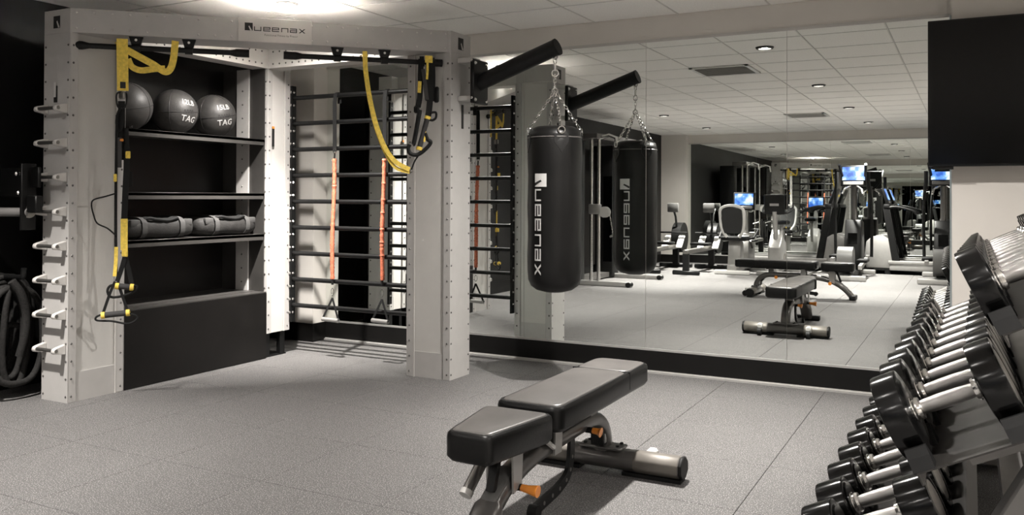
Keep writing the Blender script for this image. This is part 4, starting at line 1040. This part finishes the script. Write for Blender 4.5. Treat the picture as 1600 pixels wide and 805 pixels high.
MB().prism([(-.15, .66), (.15, .66), (.17, .9), (.15, 1.05), (0, 1.085), (-.15, 1.05), (-.17, .9)], -.008, .008, Matrix.Translation((0, -.365, 0)) @ Matrix(((1, 0, 0, 0), (0, -.18, 1, .15), (0, 1, 0, 0), (0, 0, 0, 1)))).build('backrest_mesh', M['mesh'], bk)
for s in (-1, 1):
    MB().path([(s*.12, -.12, .56), (s*.28, -.08, .58), (s*.30, .16, .70)], .018, 8).build('side_handle', M['rubber'], t)
    MB().bar((s*.13, .52, .40), (s*.13, .52+s*.13, .40-s*.12), .025, .04).build('crank', M['bsteel'], t)
    MB().rbox((s*.19, .52+s*.13, .40-s*.12), (.10, .10, .03), .008, 1).build('pedal', M['rubber'], t)
MB().prism([(.28, .12), (.80, .12), (.82, .48), (.62, .64), (.40, .60), (.30, .40)], -.11, .11, YZ).bm_bevel(.03, 2).build('drive_housing', M['silver'], t)
MB().path([(0, .62, .58), (0, .56, .85), (0, .50, 1.08)], .040, 12).build('mast', M['silver'], t)
console(t, .47, 1.18, .36, .30, -.1)

t = thing('upright_bike', 'upright exercise bike with a black console, its back to the mirror', 'exercise bike', (-2.76, -3.15, 0), 0)
MB().rbox((0, 0, .09), (.14, 1.05, .11), .03, 2).build('base_rail', M['silver'], t)
for y in (-.48, .48): MB().rbox((0, y, .035), (.52, .09, .07), .02, 2).build('foot', M['silver'], t)
MB().prism([(-.18, .10), (.40, .10), (.42, .45), (.20, .66), (-.08, .52)], -.10, .10, YZ).bm_bevel(.03, 2).build('drive_housing', M['silver'], t)
MB().path([(0, -.14, .40), (0, -.22, .78)], .032, 12).build('seat_post', M['silver'], t)
MB().rbox((0, -.26, .83), (.22, .28, .07), .03, 2).build('saddle', M['vinyl'], t)
MB().path([(0, .26, .55), (0, .32, .85), (0, .36, 1.02)], .040, 12).build('mast', M['silver'], t)
for s in (-1, 1):
    MB().path(smooth_pts([(s*.04, .33, .98), (s*.18, .30, 1.00), (s*.23, .12, 1.05), (s*.22, -.02, 1.12)], 5), .018, 8).build('handlebar', M['rubber'], t)
    MB().bar((s*.12, .10, .33), (s*.12, .10+s*.10, .33-s*.14), .025, .04).build('crank', M['bsteel'], t)
    MB().rbox((s*.18, .10+s*.10, .33-s*.14), (.10, .10, .03), .008, 1).build('pedal', M['rubber'], t)
console(t, .37, 1.13, .32, .32, -.15)

def rower(loc, rz, label):
    t = thing('rowing_machine', label, 'rowing machine', loc, rz, 'rowing machines by the dark wall')
    MB().bx(-.045, .045, -1.25, .35, .33, .40).bm_bevel(.01, 1).build('rail', M['bsteel'], t)
    MB().rbox((0, -.35, .455), (.32, .24, .05), .02, 2).build('seat', M['black'], t)
    MB().bx(-.05, .05, -1.24, -1.18, .05, .34).build('rear_leg', M['black'], t); MB().rbox((0, -1.21, .035), (.44, .07, .07), .015, 1).build('rear_foot', M['black'], t)
    MB().bx(-.05, .05, .28, .36, .05, .34).build('front_leg', M['black'], t); MB().rbox((0, .32, .035), (.60, .07, .07), .015, 1).build('front_foot', M['black'], t)
    MB().tube((-.08, .55, .52), (.08, .55, .52), .27, 32).build('flywheel_cage', M['black'], t)
    for k in range(10):
        a = k*PI/5; MB().bar((.083, .55, .52), (.083, .55+.24*math.cos(a), .52+.24*math.sin(a)), .012, .012).build('cage_spoke', M['bsteel'], t)
    MB().bar((0, .32, .36), (0, .55, .52), .06, .08).build('neck', M['silver'], t)
    MB().path([(0, .42, .55), (0, .30, .90), (0, .18, 1.02)], .020, 8).build('monitor_arm', M['black'], t)
    MB().rbox((0, .15, 1.06), (.20, .05, .16), .015, 2).build('monitor', M['greyplastic'], t)
    for s in (-1, 1):
        MB().rbox((s*.13, .16, .46), (.11, .30, .03), .010, 1, Matrix.Translation((s*.13, .16, .46)) @ Matrix.Rotation(.75, 4, 'X') @ Matrix.Translation((-s*.13, -.16, -.46))).build('footplate', M['lightplastic'], t)
    MB().tube((-.25, .20, .62), (.25, .20, .62), .015, 10).build('handle', M['rubber'], t)
    return t
rower((-4.64, -3.30, 0), R(180), 'black rowing machine nearer to the cable machine')
rower((-4.00, -3.30, 0), R(180), 'black rowing machine nearer to the recumbent bike')

t = thing('cable_machine', 'tall cable machine with two silver pulley towers against the dark wall', 'cable machine', (-4.75, -.40, 0))
for s in (-1, 1):
    y = s*.66
    MB().rbox((-.22, y, 1.02), (.34, .26, 2.0), .02, 2).build('weight_stack_cover', M['black'], t)
    MB().bx(-.20, -.06, y-s*.131, y-s*.134, .25, 1.55).build('stack_window', M['tvscreen'], t)
    for k in range(2): MB().tube((.10+.11*k, y, .06), (.10+.11*k, y, 2.04), .024, 12).build('guide_post', M['chrome'], t)
    fo = MB().rbox((.18, y, .035), (1.02, .08, .07), .015, 2).build('foot', M['silver'], t)
    MB().tube((.66, y-.06, .035), (.66, y+.06, .035), .036, 12).build('foot_cap', M['rubber'], fo)
    cg = MB().rbox((.155, y, 1.06), (.17, .10, .14), .02, 2).build('carriage', M['silver'], t)
    for d in (-.03, .03): MB().tube((.30, y+d-.004, 1.02), (.30, y+d+.004, 1.02), .075, 20).build('pulley_plate', M['lightplastic'], cg)
    MB().tube((.30, y-.024, 1.02), (.30, y+.024, 1.02), .055, 18).build('pulley', M['greyplastic'], cg)
    m = MB(); chain(m, (.37, y, 1.0), (.42, y, .72), 9, .012, .003); m.build('chain', M['chrome'], t)
    MB().tube((.36, y-.06, .68), (.47, y+.06, .72), .014, 10).build('handle', M['silver'], t)
    MB().path([(.20, y, 2.04), (.36, y, 2.08), (.46, y, 2.04), (.47, y, 1.92)], .026, 10).build('pull_up_grip', M['chrome'], t)
MB().bx(-.10, .24, -.80, .80, 2.03, 2.11).bm_bevel(.01, 1).build('top_beam', M['gun'], t)
MB().bx(-.36, -.33, -.55, .55, .20, 1.95).build('back_panel', M['cabinet'], t)
MB().bx(-.30, -.10, -.66, .66, .02, .09).build('base_beam', M['gun'], t)
